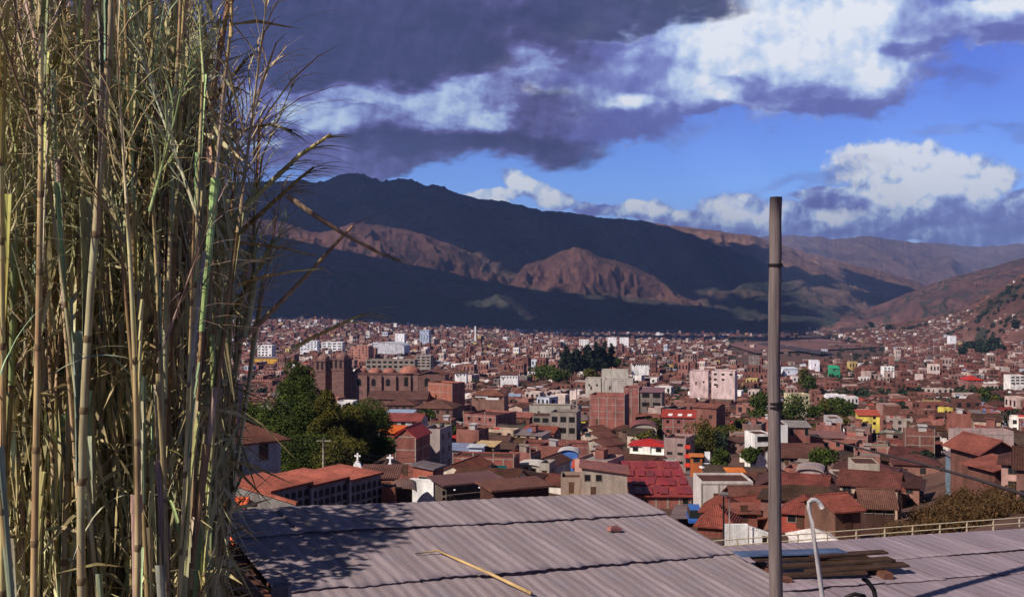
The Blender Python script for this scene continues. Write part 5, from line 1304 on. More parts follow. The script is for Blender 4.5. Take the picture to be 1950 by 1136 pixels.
def conic(h, w, n, seed, top=.9, bot=.12):
    rn = random.Random(seed); L = []
    for i in range(n):
        f = i/(n-1); z = h*(bot+(top-bot)*f); rr_ = w*(1-f)**.75*.55+w*.10
        a = rn.uniform(0, 6.28); q = rr_*rn.uniform(.3,.9)
        s = (w*.34*(1-f*.62))*rn.uniform(.75,1.2)
        L.append((q*math.cos(a), q*math.sin(a), z, s, s, s*rn.uniform(.8,1.15)))
    return L
def round_(h, w, n, seed, base=.3):
    rn = random.Random(seed); L = []
    for i in range(n):
        a = rn.uniform(0, 6.28); q = w*.5*rn.uniform(.1,.85); z = h*rn.uniform(base+.12,.82)
        s = w*.24*rn.uniform(.7,1.25)*(1.1-.5*abs(z/h-.6)); L.append((q*math.cos(a), q*math.sin(a), z, s*1.1, s*1.1, s*.85))
    return L
# the great tree on the left and its neighbours
def T(name, label, u, vb, vt, wpx, d, form, mat, nleaf, leaf, seed, **k):
    p = px(u, vb, d); h = (vb-vt)/F*d; w = wpx/F*d
    lob = conic(h, w*.9, 26, seed) if form == 'c' else round_(h, w, 22, seed, .05)
    return tree(name, label, p.x, p.y, h, lob, nleaf, leaf, mat, seed=seed, z=p.z, **k)
T('conifer_tree', 'tallest dark green tree with a domed pointed crown beside the bell towers', 563, 900, 680, 150, 172, 'c', L_DARK, 60000, .15, 3)
T('broadleaf_tree', 'olive-tinted tall tree leaning against the right flank of the tallest tree', 622, 900, 736, 88, 166, 'c', L_OLIVE, 34000, .15, 4)
T('broadleaf_tree', 'dark airy tree with thin crown beside the gabled brick house', 698, 905, 752, 100, 180, 'r', L_DARK, 26000, .15, 5)
T('broadleaf_tree', 'dull green tree between the olive one and the airy one', 660, 905, 766, 80, 172, 'r', L_OLIVE, 24000, .15, 6)
T('broadleaf_tree', 'dark bushy tree above the whitewashed house roof', 490, 880, 762, 110, 180, 'r', L_DARK, 26000, .16, 7)
T('broadleaf_tree', 'low dark bush at the foot of the tallest tree', 580, 905, 830, 110, 150, 'r', L_DARK, 24000, .14, 8)
T('broadleaf_tree', 'low olive bush behind the orange niche roofs', 652, 905, 835, 110, 150, 'r', L_OLIVE, 20000, .14, 9)
T('broadleaf_tree', 'small dark tree drooping over the brick annex', 725, 895, 828, 46, 190, 'r', L_DARK, 5000, .24, 10)
T('broadleaf_tree', 'bushy brownish tree at the left edge of the town', 450, 880, 720, 110, 210, 'r', L_OLIVE, 9000, .3, 12)
# grove in the town
for k, (u, vb, vt, w_) in enumerate([(1078,705,650,34),(1098,704,656,36),(1118,704,648,30),(1136,702,643,30),(1152,702,642,26),(1164,702,646,24),(1088,706,664,40),(1128,706,662,36)]):
    T('grove_tree', ['leftmost dark tree of the tall grove','second tree of the tall grove with a broad top','slim tall tree in the middle of the grove','twin-topped tree right of the grove middle','highest pointed tree of the grove','last thin tree on the right end of the grove','low broad tree in front of the grove left half','low broad tree in front of the grove right half'][k], u, vb, vt+5, w_*.85, 1010+k*6, 'c', L_PINE, 1800, 1.1, 20+k, group='tall dark grove in the town')
for k, (u, vb, vt, w_, d, lab) in enumerate([
    (1340,884,792,60,330,'tall dark tree behind the red balconies'), (1316,865,825,30,340,'dark bush touching the red balcony block'),
    (1372,900,850,36,300,'small dark tree beside the orange stall'), (1390,866,806,44,420,'dark tree at the top of the narrow gully'),
    (1448,806,742,46,470,'dark tree just left of the wooden pole'), (1502,800,752,70,480,'broad dull tree just right of the wooden pole'),
    (1530,745,696,26,900,'narrow dark tree behind the bluish white hall'), (1546,750,712,22,870,'dark tree beside the narrow tree behind the bluish hall'),
    (1608,800,756,50,500,'round dark tree with a dense crown'), (1580,800,758,40,505,'dark tree leaning on the round dense tree'),
    (1552,800,766,24,500,'thin dark tree by the yellow and grey house'), (1875,768,738,16,640,'pointed dark tree between white houses'),
    (1890,770,752,22,640,'low dark tree at the foot of the pointed one'), (1035,716,700,60,800,'long low green shrubbery row with olive tops'),
    (1062,722,706,40,790,'olive bush below the white two-window house'), (1125,722,704,34,760,'dark shrub behind the pale blocks'),
    (1174,700,676,18,1040,'dark tree right of the orange and white building'), (812,802,780,30,420,'small green tree on the brown roofs below the nave'),
    (1005,825,795,16,440,'green shrub by the open gallery'), (1430,880,850,34,300,'green bush on the slope beside the white balconies'),
    (1565,880,860,50,260,'green bushes on the long brown roof slope'), (1720,862,842,16,330,'lone small bush left of the adobe houses')]):
    T('broadleaf_tree', lab, u, vb, vt, w_, d, 'r', L_DARK if k % 3 else L_OLIVE, 2600 if d < 600 else 1200, .34 if d < 350 else .5 if d < 600 else .9, 40+k)
# hillside wood on the right
for k, (u, vb, vt, w_, d) in enumerate([(1840,672,650,20,2050),(1852,672,646,22,2040),(1866,670,644,20,2050),(1880,670,645,22,2060),(1893,668,638,18,2080),(1905,672,654,16,2020),(1846,676,660,30,1990),(1876,676,658,30,1990),(1933,626,608,18,2500),(1660,628,612,12,3600),(1692,630,618,12,3500)]):
    T('hillside_tree', f'{["dark","broad dark","tall dark","rounded dark","tallest dark","small dark","low spreading","wide low","lone round","single far round","smallest far round"][k]} tree on the hillside at the right of the town', u, vb, vt, w_, d, 'r', L_PINE, 700, 2.4, 70+k, group='dark wood on the right hillside')
# scattered small trees in courtyards: five shapes copied
rnd = random.Random(9); SH = []
for k in range(5):
    t = tree('courtyard_tree', 'x', 0, -400, 6.5, round_(6.5, 6.0+k*.4, 12, 90+k), 1300, .42, [L_DARK, L_OLIVE, L_DARK, L_PINE, L_OLIVE][k], seed=90+k, z=-60); index_kids(t); SH.append(t)
ct = 0
for (x, y) in TREE_SPOTS:
    if ct > 190 or not free(x, y, 3.0): continue
    c = copy_tree(rnd.choice(SH)); c.location = (x+rnd.uniform(-3,3), y+rnd.uniform(-3,3), gzf(x, y)-.5)
    s = rnd.uniform(.75, 1.5 if y > 330 else .95); c.scale = (s, s, s*rnd.uniform(.85,1.25)); c.rotation_euler = (0,0,rnd.uniform(0,6))
    c['label'] = f'{"small" if s < 1 else "bushy" if s < 1.25 else "large"} courtyard tree between roofs {where(x, y)}'; c['category'] = 'tree'; c['group'] = 'trees in the town courtyards'; ct += 1
for t in SH:
    for ch in KIDS[t.name]: bpy.data.objects.remove(ch)
    bpy.data.objects.remove(t)
# far tree cover between the houses: one mass of clumps
r = np.random.RandomState(12); n = 5200
d_ = np.exp(r.uniform(math.log(620), math.log(5800), n)); u_ = r.uniform(-200, 2050, n); x_ = (u_-CX)/F*d_
k_ = (fbm(x_/120, d_/120, 77, 3) < .41) | (r.rand(n) < .05)
u_, d_, x_ = u_[k_], d_[k_], x_[k_]; z_ = gz(x_, d_); n = len(x_)
m_ = 46; c = np.repeat(np.stack([x_, d_, z_+2.6], -1), m_, 0); q = r.normal(size=(n*m_, 3)); q /= np.linalg.norm(q, axis=1)[:,None]
S = np.repeat(r.uniform(2.2, 5.0, n)*(1+.3*(d_ > 2500)), m_)[:,None]; c = c+q*S*(r.uniform(.6,1.15,(n*m_,1)))*np.array([1,1,1.1])
a = r.normal(size=(n*m_,3)); a /= np.linalg.norm(a, axis=1)[:,None]; b = np.cross(a, r.normal(size=(n*m_,3))); b /= np.linalg.norm(b, axis=1)[:,None]
s = S*.36; V = np.stack([c-a*s, c+b*s*.8, c+a*s, c-b*s*.8], 1).reshape(-1,3)
me = bpy.data.meshes.new('distant_foliage'); fast_mesh(me, V, np.arange(len(V)).reshape(-1,4)); me.materials.append(L_PINE)
o = link('distant_foliage', me); tag(o, 'dark tree cover scattered between the far rooftops', None, None, 'stuff')
# dry scrub on the slope at the lower right
r = np.random.RandomState(14); n = 1100
u_ = r.uniform(1680, 2030, n); v_ = r.uniform(0, 1, n)
P = []
for a_, b_ in zip(u_, v_):
    dd_ = 107+90*b_**1.3; x_ = (a_-CX)/F*dd_
    if dd_ > 120+(a_-1680)*.5 or not free(x_, dd_, .3) or fbm(np.array([x_/9]), np.array([dd_/9]), 8, 2)[0] < .40: continue
    P.append((x_, dd_, gzf(x_, dd_)+r.uniform(.1,.9), r.uniform(.6,1.9)))
for _ in range(1500):
    dd_ = math.exp(r.uniform(math.log(22), math.log(175))); a_ = r.uniform(-300, 2050); x_ = (a_-CX)/F*dd_
    if (a_ > 1300 and dd_ > 84) or not free(x_, dd_, .5) or fbm(np.array([x_/7]), np.array([dd_/7]), 9, 2)[0] < .44: continue
    P.append((x_, dd_, gzf(x_, dd_)+.1, r.uniform(.4,1.1)))
P = np.array(P); m_ = 110; c = np.repeat(P[:,:3], m_, 0); S = np.repeat(P[:,3], m_)[:,None]
q = r.normal(size=(len(c),3)); q /= np.linalg.norm(q, axis=1)[:,None]; c = c+q*S*r.uniform(.35,1.1,(len(c),1))
a = r.normal(size=(len(c),3))*np.array([.6,.6,1.2]); a /= np.linalg.norm(a, axis=1)[:,None]; b = np.cross(a, r.normal(size=(len(c),3))); b /= np.linalg.norm(b, axis=1)[:,None]
s = .19; V = np.stack([c-a*s, c+b*s*.5, c+a*s, c-b*s*.5], 1).reshape(-1,3)
me = bpy.data.meshes.new('dry_undergrowth'); fast_mesh(me, V, np.arange(len(V)).reshape(-1,4)); me.materials.append(L_DRY)
o = link('dry_undergrowth', me); tag(o, 'dry golden brown scrub on the slope behind the railing', None, None, 'stuff')
# houses and trees climbing the reddish hillside on the right
P = LAY['near_right_hill']; r = np.random.RandomState(31)
tv, tf, tr_ = TPL['gable']; VV_, FF_, CC_ = [], [], []; off = 0
TV = []
for _ in range(2600):
    j = r.randint(2, int(P.shape[0]*.9)); i = r.randint(0, P.shape[1]); p = P[j, i]; u_ = CX+F*p[0]/p[1]; v_ = HY-F*p[2]/p[1]
    q = fbm(np.array([p[0]/140]), np.array([p[1]/140]), 55, 3)[0]
    if u_ > 1990: continue
    if q > .53 and r.rand() < .25+max(0, (v_-585)/60):
        a = TH+r.uniform(-.4,.4); c, s = math.cos(a), math.sin(a); w_, d_, h_ = r.uniform(7,12), 7, r.uniform(3,6)
        lx, ly = tv[:,0]*w_, tv[:,1]*d_; lz = np.where(tv[:,2] < 0, -8, np.where(tv[:,2] <= 1, tv[:,2]*h_, h_+(tv[:,2]-1)*d_*.4))
        VV_.append(np.stack([p[0]+lx*c-ly*s, p[1]+lx*s+ly*c, p[2]+lz], -1)); FF_.append(tf+off); off += len(tv)
        cl = np.zeros((len(tf),3)); cl[tr_==0] = wallp[r.choice(len(wallp), p=wp/wp.sum())]; cl[tr_==1] = roofp[r.choice(5)]; cl[tr_==2] = .02; CC_.append(cl)
    elif q < .44: TV.append((p[0], p[1], p[2]))
if VV_:
    me = bpy.data.meshes.new('hillside_houses'); fast_mesh(me, np.concatenate(VV_), np.concatenate(FF_)); a = me.attributes.new('paint', 'FLOAT_COLOR', 'FACE'); cc = np.concatenate(CC_)
    a.data.foreach_set('color', np.concatenate([cc, np.ones((len(cc),1))], 1).astype(np.float32).ravel()); me.materials.append(bpy.data.materials['town_paint'])
    o = link('hillside_houses', me); tag(o, 'scattered small houses climbing the reddish hillside', None, None, 'stuff')
TV = np.array(TV)[:260]; m_ = 60; S = np.repeat(r.uniform(3,7,len(TV)), m_)[:,None]; c = np.repeat(TV, m_, 0)+np.array([0,0,2.5]); q = r.normal(size=(len(c),3)); q /= np.linalg.norm(q,axis=1)[:,None]
c = c+q*S*r.uniform(.5,1.1,(len(c),1)); a = r.normal(size=(len(c),3)); a /= np.linalg.norm(a,axis=1)[:,None]; b = np.cross(a, r.normal(size=(len(c),3))); b /= np.linalg.norm(b,axis=1)[:,None]; s = S*.36
V = np.stack([c-a*s, c+b*s*.8, c+a*s, c-b*s*.8], 1).reshape(-1,3); me = bpy.data.meshes.new('hillside_foliage'); fast_mesh(me, V, np.arange(len(V)).reshape(-1,4)); me.materials.append(L_PINE)
o = link('hillside_foliage', me); tag(o, 'dark scrubby trees on the reddish hillside', None, None, 'stuff')
# ---------------------------------------------------------------- near metal roofs
def mat_zinc(name, base, streak_dir_x=True):
    m, nt, b = newmat(name); b.inputs['Roughness'].default_value = .62; b.inputs['Specular IOR Level'].default_value = .35
    o = coords(nt)
    s1 = noise(nt, scaled(nt, o, (2.2, .22, 1)), 1.1, 6, .65)      # rain streaks running down the sheets
    s2 = noise(nt, scaled(nt, o, (7, .5, 1)), 1.3, 5, .7)
    s3 = noise(nt, o, 1.1, 5, .6); s4 = noise(nt, o, 45, 3, .7); s5 = noise(nt, scaled(nt, o, (1, .45, 1)), .55, 7, .7); s6 = noise(nt, o, 7, 5, .75)
    c = ramp(nt, s1, [(.28, tuple(x*.62 for x in base)), (.5, base), (.72, tuple(min(1,x*1.4) for x in base))])
    c = mixc(nt, ramp(nt, s2, [(.52,(0,0,0)),(.72,(.7,)*3)]), c, (.13,.062,.055))
    c = mixc(nt, ramp(nt, s3, [(.52,(0,0,0)),(.7,(.5,)*3)]), c, (.27,.27,.36))
    c = mixc(nt, ramp(nt, s5, [(.50,(0,0,0)),(.66,(.6,)*3)]), c, (.17,.105,.10))
    c = mixc(nt, ramp(nt, s6, [(.62,(0,0,0)),(.70,(.55,)*3)]), c, (.10,.075,.07))
    c = mixc(nt, 1, c, ramp(nt, s4, [(.3,(.82,)*3),(.7,(1.15,)*3)]), 'MULTIPLY')
    nt.links.new(c, b.inputs['Base Color'])
    return m
M_ZINC = mat_zinc('weathered_cement', (.35,.285,.295))
M_ZINC2 = mat_zinc('weathered_cement_worn', (.32,.255,.285))
M_BEAM = simple('red_brown_beam', (.14,.06,.04), .8, nscale=6)
def ray_plane(u, v, p0, n):
    r = Vector(((u-CX)/F, 1, (HY-v)/F)); return r*(p0.dot(n)/r.dot(n))
def corrugated(w, l, pitch=.076, amp=.009, nl=10, sag=0., seed=0, t=.0):
    """sheet: x across 0..w, y down the slope 0..l"""
    nx = int(w/pitch*8)+1; xs = np.linspace(0, w, nx); ys = np.linspace(0, l, nl+1)
    X_, Y_ = np.meshgrid(xs, ys); r = np.random.RandomState(seed)
    Z_ = amp*np.sin(X_/pitch*2*np.pi)+ .006*np.sin(Y_/l*3.1+r.rand()*6)*np.sin(X_/w*4+r.rand()*6)
    e = np.clip((.06-Y_)/.06, 0, 1)*r.uniform(-.002,.006)
    top = np.stack([X_, Y_, Z_+e], -1); return top
def sheet_roof(name, label, cat, p0, D, E, rows, cols, row_len, col_w, mat, seed, cuts=None, over=.14, jit=.02, lift=.012):
    """p0 = lower left corner; D = up-slope unit vector; E = across unit vector"""
    Nn = E.cross(D).normalized(); 
    if Nn.z < 0: Nn = -Nn
    M = Matrix((E, D, Nn)).transposed().to_4x4(); M.translation = p0
    root = bpy.data.objects.new(name, None); col.objects.link(root); root.matrix_world = M; tag(root, label, cat)
    r = random.Random(seed)
    for j in range(rows):
        for i in range(cols):
            L = row_len+over
            G = corrugated(col_w+.05, L, seed=seed*100+j*20+i)
            me = grid_mesh('roof_sheet', G, mat); o = link('roof_sheet', me, root)
            o.location = (i*col_w+r.uniform(-.006,.006), j*row_len+r.uniform(-jit,jit), .03+lift*((rows-j)%2)*0 + (-.0)+.004*((i)%2)+r.uniform(0,.004) + .0)
            o.rotation_euler = (-math.atan2(.022, L)+r.uniform(-.0015,.0015), 0, r.gauss(0, .003))
            o.location.z += .022
    return root, M
# left roof: plane through D (rising away to the left) and E (across)
D1 = Vector((-.62, 1, .235)).normalized(); E1 = Vector((1, .62, -.085)); E1 = (E1-D1*E1.dot(D1)).normalized()
N1 = E1.cross(D1).normalized()
if N1.z < 0: N1 = -N1
A1 = px(1000, 1098, 14.4)
Pl = lambda u, v: ray_plane(u, v, A1, N1)
br = Pl(1545, 1150); lf = Pl(470, 1060)
CW = .92; COLS = 8; RL = 1.65
wide = (br-lf).dot(E1); CW = wide/COLS
s1_ = (Pl(1000, 1098)-br).dot(D1)
P0 = br - E1*wide + D1*(s1_-2*RL)
M1 = Matrix((E1, D1, N1)).transposed().to_4x4(); M1.translation = P0
shed = bpy.data.objects.new('shed', None); col.objects.link(shed); shed.matrix_world = M1
tag(shed, 'shed roofed with big mauve-grey corrugated cement sheets in the foreground', 'shed')
def cement_sheets(root, rows, cols, cw, rl, mat, seed, toplen=None, lift=.034, amp=.0036):
    r = random.Random(seed)
    for j in range(rows):
        L = (toplen if toplen and j == rows-1 else rl)+.16
        bow = r.uniform(-.02, .02)
        for i in range(cols):
            nx = int(cw/.177*9); xs = np.linspace(-.03, cw+.03, nx); ys = np.linspace(0, L, 9)
            X_, Y_ = np.meshgrid(xs, ys); ph = (i*cw+X_)/.177*2*np.pi
            Z_ = amp*np.sin(ph)
            chip = np.where(Y_ == 0, (fbm((i*cw+X_)*5, X_*0+j*9.1, seed, 3)-.5)*.09, 0)
            G = np.stack([X_, Y_+chip, Z_+.012*np.sin((i*cw+X_)*.9+j*2.1)*(1-Y_/L)], -1)
            G2 = G.copy(); G2[...,2] -= .007
            n_, m_ = G.shape[:2]; mb_v = np.concatenate([G.reshape(-1,3), G2.reshape(-1,3)])
            idx = np.arange(n_*m_).reshape(n_, m_); q = np.stack([idx[:-1,:-1], idx[:-1,1:], idx[1:,1:], idx[1:,:-1]], -1).reshape(-1,4)
            q2 = q[:, ::-1]+n_*m_; e = np.stack([idx[0,:-1], idx[0,:-1]+n_*m_, idx[0,1:]+n_*m_, idx[0,1:]], -1)
            me = bpy.data.meshes.new('roof_sheet'); fast_mesh(me, mb_v, np.concatenate([q, q2, e])); me.materials.append(mat)
            me.polygons.foreach_set('use_smooth', [True]*len(q)+[True]*len(q2)+[False]*len(e))
            o = link('roof_sheet', me, root)
            o.location = (i*cw, j*rl+r.uniform(-.025,.025)+bow*math.sin(i), .04+lift+(.003 if i % 2 else 0)+r.uniform(-.004,.012))
            o.rotation_euler = (-math.atan2(lift+.004, L), 0, r.gauss(0, .0025)); o.color = (1,1,1,1)
cement_sheets(shed, 4, COLS, CW, RL, M_ZINC, 3, toplen=.86)
mb = MB()
for k in range(5): mb.box(.05, wide-.05, k*1.25-.05+.1, k*1.25+.05+.1, -.16, -.005)
mb.build('rafter', M_BEAM, shed)
mb = MB(); mb.box(.12, wide-.12, .15, 5.3, -3.6, -.165); mb.build('wall', M_BRICK, shed, color=(.12,.06,.045))
mb = MB(); mb.box(-.16, -.04, -.4, 5.2, -.18, -.02); mb.build('barge_board', M_BEAM, shed)
# right roof
D2 = Vector((-.30, 1, .03)).normalized(); E2 = Vector((1, .30, -.012)); E2 = (E2-D2*E2.dot(D2)).normalized(); N2 = E2.cross(D2).normalized()
if N2.z < 0: N2 = -N2
A2 = px(1700, 1030, 18.3)
Pr = lambda u, v: ray_plane(u, v, A2, N2)
w2 = (Pr(2060,1000)-Pr(1330,1052)).dot(E2); c2 = int(w2/.95)+2
P2_ = Pr(1700, 1030) + E2*((Pr(1330,1058)-Pr(1700,1030)).dot(E2)) - D2*5*1.12
M2 = Matrix((E2, D2, N2)).transposed().to_4x4(); M2.translation = P2_
shed2 = bpy.data.objects.new('shed', None); col.objects.link(shed2); shed2.matrix_world = M2
tag(shed2, 'second sheet-roofed shed, bluish and rust streaked, behind the plank pile', 'shed')
cement_sheets(shed2, 5, c2, .95, 1.12, M_ZINC2, 8, lift=.022, amp=.0018)
mb = MB(); mb.box(.1, c2*.95-.1, .1, 5.4, -3.4, -.06); mb.build('wall', M_BRICK, shed2, color=(.14,.07,.055))
# plank pile on the right roof
pile = empty('plank_pile', Pr(1570, 1100)+Vector((0,0,.03)), R(10)); tag(pile, 'pile of brown planks and one blue board propped over the right hand roof', 'planks')
M_PL = simple('old_plank', (.055,.03,.02), .85, nscale=5); M_PLB = simple('blue_board', (.075,.11,.20), .6, nscale=3)
for k, (x, y, z, L, wd, th, rz, mt) in enumerate([(.15,.1,.36,2.3,.24,.05,1,M_PL),(-.1,.35,.42,2.1,.26,.045,-2,M_PL),(.45,-.15,.31,1.9,.2,.045,3,M_PL),(-.35,.5,.50,2.0,.34,.03,0,M_PLB),(-.2,-.25,.26,1.7,.16,.05,-4,M_PL),(.5,.3,.47,1.5,.16,.04,5,M_PL)]):
    L *= .84; mb = MB(); mb.box(-L/2, L/2, -wd/2, wd/2, 0, th*.7); o = mb.build('plank' if mt is M_PL else 'blue_board', mt, pile); o.location = (x, y*.8, (z-.16)*.75); o.rotation_euler = (R((k%3-1)*2), R((k%2)*1.4-.7), R(rz))
for x in (-.75, .8):
    mb = MB(); mb.box(x-.07, x+.07, -.4, .6, 0.0, .1); mb.build('trestle', M_BEAM, pile)
# wooden pole between the two roofs
pd = 13.2; pb = px(1477, 1128, pd)
pole = empty('wooden_pole', (pb.x, pd, gzf(pb.x, pd))); tag(pole, 'tall weathered wooden pole standing between the two sheet roofs', 'pole')
zt = (HY-375)/F*pd - pole.location.z; r0 = 12.4/F*pd
mb = MB(); n = 26; rr_ = random.Random(4)
mb.tube([(rr_.uniform(-.006,.006)+.02*math.sin(i*.25), 0, zt*i/n) for i in range(n+1)], [r0*(1.06-.1*i/n)+rr_.uniform(-.003,.003) for i in range(n+1)], 12)
mpole, nt, b = newmat('pole_wood'); b.inputs['Roughness'].default_value = .85
o_ = coords(nt); nn = noise(nt, scaled(nt, o_, (14,14,.5)), 2, 6, .7)
nt.links.new(ramp(nt, nn, [(.3,(.085,.066,.062)),(.55,(.19,.15,.14)),(.75,(.28,.225,.21))]), b.inputs['Base Color']); bump(nt, b, nn, .6, .02)
mb.build('shaft', mpole, pole, True)
for zz in (768, 776, 505):
    z_ = (HY-zz)/F*pd - pole.location.z; mb = MB(); mb.lathe(0, 0, [(r0*1.02,z_-.02),(r0*1.14,z_-.015),(r0*1.14,z_+.015),(r0*1.02,z_+.02)], 12); mb.build('wire_tie', M_DARK, pole)
# hooked white pipe
hp = 8.6; M_PIPE = simple('white_pipe', (.42,.39,.38), .45, .4, nscale=6, namt=.2)
mb = MB(); pts = [px(1572,1230,hp),px(1566,1136,hp),px(1556,1060,hp),px(1546,995,hp),px(1540,966,hp),px(1541,956,hp),px(1546,951,hp),px(1553,951,hp),px(1560,956,hp),px(1566,967,hp)]
b0 = pts[0].copy(); q = [p-b0 for p in pts]; q = [Vector((.05,.0,gzf(b0.x,hp)-b0.z))]+q
o = mb.tube(q, [.019]*len(q), 10); o = mb.build('hooked_pipe', M_PIPE, None, True); o.location = b0; tag(o, 'thin white plastic pipe with a hooked top in front of the plank pile', 'pipe')
mb = MB(); mb.tube([px(1604,1150,9), px(1612,1136,9), px(1628,1130,9), px(1645,1134,9), px(1655,1150,9)], .018, 8); mb.tube([px(1670,1150,9), px(1664,1122,9), px(1652,1106,9), px(1643,1100,9)], .02, 8)
o = mb.build('black_cable', M_DARK, None, True); tag(o, 'looped black cable at the bottom edge beside the hooked pipe', 'cable')
mb = MB(); pts = [px(1540,826,60), px(1650,856,40), px(1760,884,30), px(1860,912,24), px(1960,944,20), px(2080,985,16)]
mb.tube(pts, [.035,.035,.035,.035,.035,.035], 6); o = mb.build('slack_cable', simple('cable_rubber', (.05,.04,.04), .7), None, True); tag(o, 'dark slack cable slanting down past the gabled adobe house', 'cable')
# dry cane lying on the left roof
mb = MB(); pts = [Pl(788,1066)+N1*.09, Pl(830,1064)+N1*.12, Pl(868,1079)+N1*.11, Pl(930,1105)+N1*.1, Pl(1010,1142)+N1*.09]
mb.tube(pts, [.008,.013,.018,.021,.023], 8); o = mb.build('fallen_cane', simple('straw_cane', (.48,.33,.15), .6, nscale=4), None, True); tag(o, 'bent yellow cane lying across the grey sheet roof', 'cane')
mb = MB(); c_ = Pl(1168,1018)+N1*.07; mb.box(-.10,.10,-.05,.05,0,.05); mb.tube([(-.08,0,.05),(.06,.02,.06)], .02, 6); o = mb.build('brick_fragment', simple('broken_brick', (.34,.14,.12), .9, nscale=20)); o.location = c_; o.rotation_euler = (0,.1,.5); tag(o, 'piece of broken brick on the grey sheet roof', 'brick')
mb = MB(); mb.tube([px(395,1040,9.5), px(440,1082,9.3), px(520,1172,9.0)], .055, 8); o = mb.build('timber_rail', simple('rail_wood', (.20,.095,.06), .7, nscale=5), None, True); tag(o, 'reddish brown timber rail sloping down beside the reeds', 'rail')
mb = MB(); mb.box(-.09,.09,-.09,.09,-1.6,0); o = mb.build('fence_post', simple('grey_post', (.20,.17,.17), .9, nscale=8)); o.location = px(536,1112,11.6); tag(o, 'short grey post stub at the corner of the grey sheet roof', 'post')
H('tiled_hut', 'small bright orange tiled roof glimpsed between reeds and grey roof', 'hut', 380, 446, 990, 976, d=62, depth=3, rot=0, roof='gx', rise=.5, wall=(.2,.12,.1), roofc=(.75,.16,.06), nf=1, ns=1, skip=1, door=False)
H('tiled_hut', 'orange tiled roof corner just behind the reeds above the timber rail', 'hut', 392, 424, 1034, 1026, d=40, depth=2, rot=0, roof='gx', rise=.5, wall=(.2,.10,.07), roofc=(.75,.16,.06), nf=1, ns=1, skip=1, door=False)
# ---------------------------------------------------------------- railing over its retaining wall
zr = -22.2; ra = Vector(((1345-CX)/F*91.5, 91.5, zr)); rb_ = Vector(((1990-CX)/F*101.8, 101.8, zr))
L_ = (rb_-ra).length; rw = empty('railing', ra, math.atan2(rb_.y-ra.y, rb_.x-ra.x)); tag(rw, 'cream metal railing with two rails along the terrace edge', 'railing')
M_RAIL = simple('cream_paint', (.58,.50,.34), .6, nscale=2, namt=.2)
np_ = 13
for i in range(np_):
    mb = MB(); x_ = L_*i/(np_-1); mb.box(x_-.05, x_+.05, -.05, .05, -.02, .92); mb.build('post', M_RAIL, rw)
for z_ in (.45, .95):
    mb = MB(); mb.tube([(-.3,0,z_),(L_*.5,0,z_+.01),(L_+.3,0,z_)], .05, 8); mb.build('rail', M_RAIL, rw)
mb = MB(); mb.box(-1, L_+3, -1.3, .35, -6, -.12); mb.box(-1, L_+3, -.35, .35, -.118, -.02)
o = mb.build('retaining_wall', M_CONC, color=(.16,.095,.08)); o.location = ra; o.rotation_euler = rw.rotation_euler; tag(o, 'low dark retaining wall carrying the cream railing', 'wall')
# posts and wires
def post(name, label, u, vb, vt, d, r, colr, arm=None, head=False):
    p = px(u, vb, d); t = empty(name, p); tag(t, label, 'post' if not head else 'lamp post'); h = (vb-vt)/F*d
    m = simple(name+'_surface', colr, .8, nscale=3); mb = MB(); mb.tube([(0,0,-4),(0,0,h*.5),(0,0,h)], [r*1.15,r,r*.8], 8); mb.build('shaft', m, t, True)
    if arm: mb = MB(); mb.box(-arm,arm,-.06,.06,h-.5,h-.36); mb.build('crossarm', m, t)
    if head: mb = MB(); mb.box(-.35,.35,-.2,.2,h,h+.16); mb.box(-.26,.26,-.15,.15,h-.1,h-.003); mb.build('lamp_head', bpy.data.materials['grey_post'], t)
    return p+Vector((0,0,h))
post('lamp_post', 'thin black lamp post with a flat head in front of the orange-red roofs', 1378, 1048, 941, 94, .085, (.02,.018,.02), head=True)
post('utility_pole', 'thin pale utility pole next to the black lamp post', 1389, 1035, 950, 108, .06, (.42,.38,.34))
p1 = post('utility_pole', 'pale utility pole standing before the big dark tree', 616, 892, 832, 128, .13, (.34,.29,.22), arm=.8)
for k, dz in enumerate((-.45, -1.1, -1.8, -2.6)):
    mb = MB(); a = px(380, 838+k*9, 112); e = px(860, 862+k*8, 190); m_ = p1+Vector((0,0,dz))
    mb.tube([a, (a+m_)/2+Vector((0,0,-.5)), m_, (m_*3+e)/4+Vector((0,0,-1.2)), (m_+e)/2+Vector((0,0,-1.5)), e], .03, 4); o = mb.build('power_line', bpy.data.materials['cable_rubber']); tag(o, ['topmost','second','third','lowest'][k]+' power line strung past the pale utility pole', 'wire')
post('utility_pole', 'slim pole rising from the middle of the brown roofs above the street', 1098, 780, 736, 480, .22, (.30,.26,.22), arm=1.2)
post('utility_pole', 'slim pole among the roofs at the far right quarter', 1893, 822, 772, 420, .2, (.36,.32,.30), arm=1)
post('utility_pole', 'leaning slim pole over the blue-roofed yards', 1848, 824, 786, 400, .2, (.36,.32,.30), arm=1)
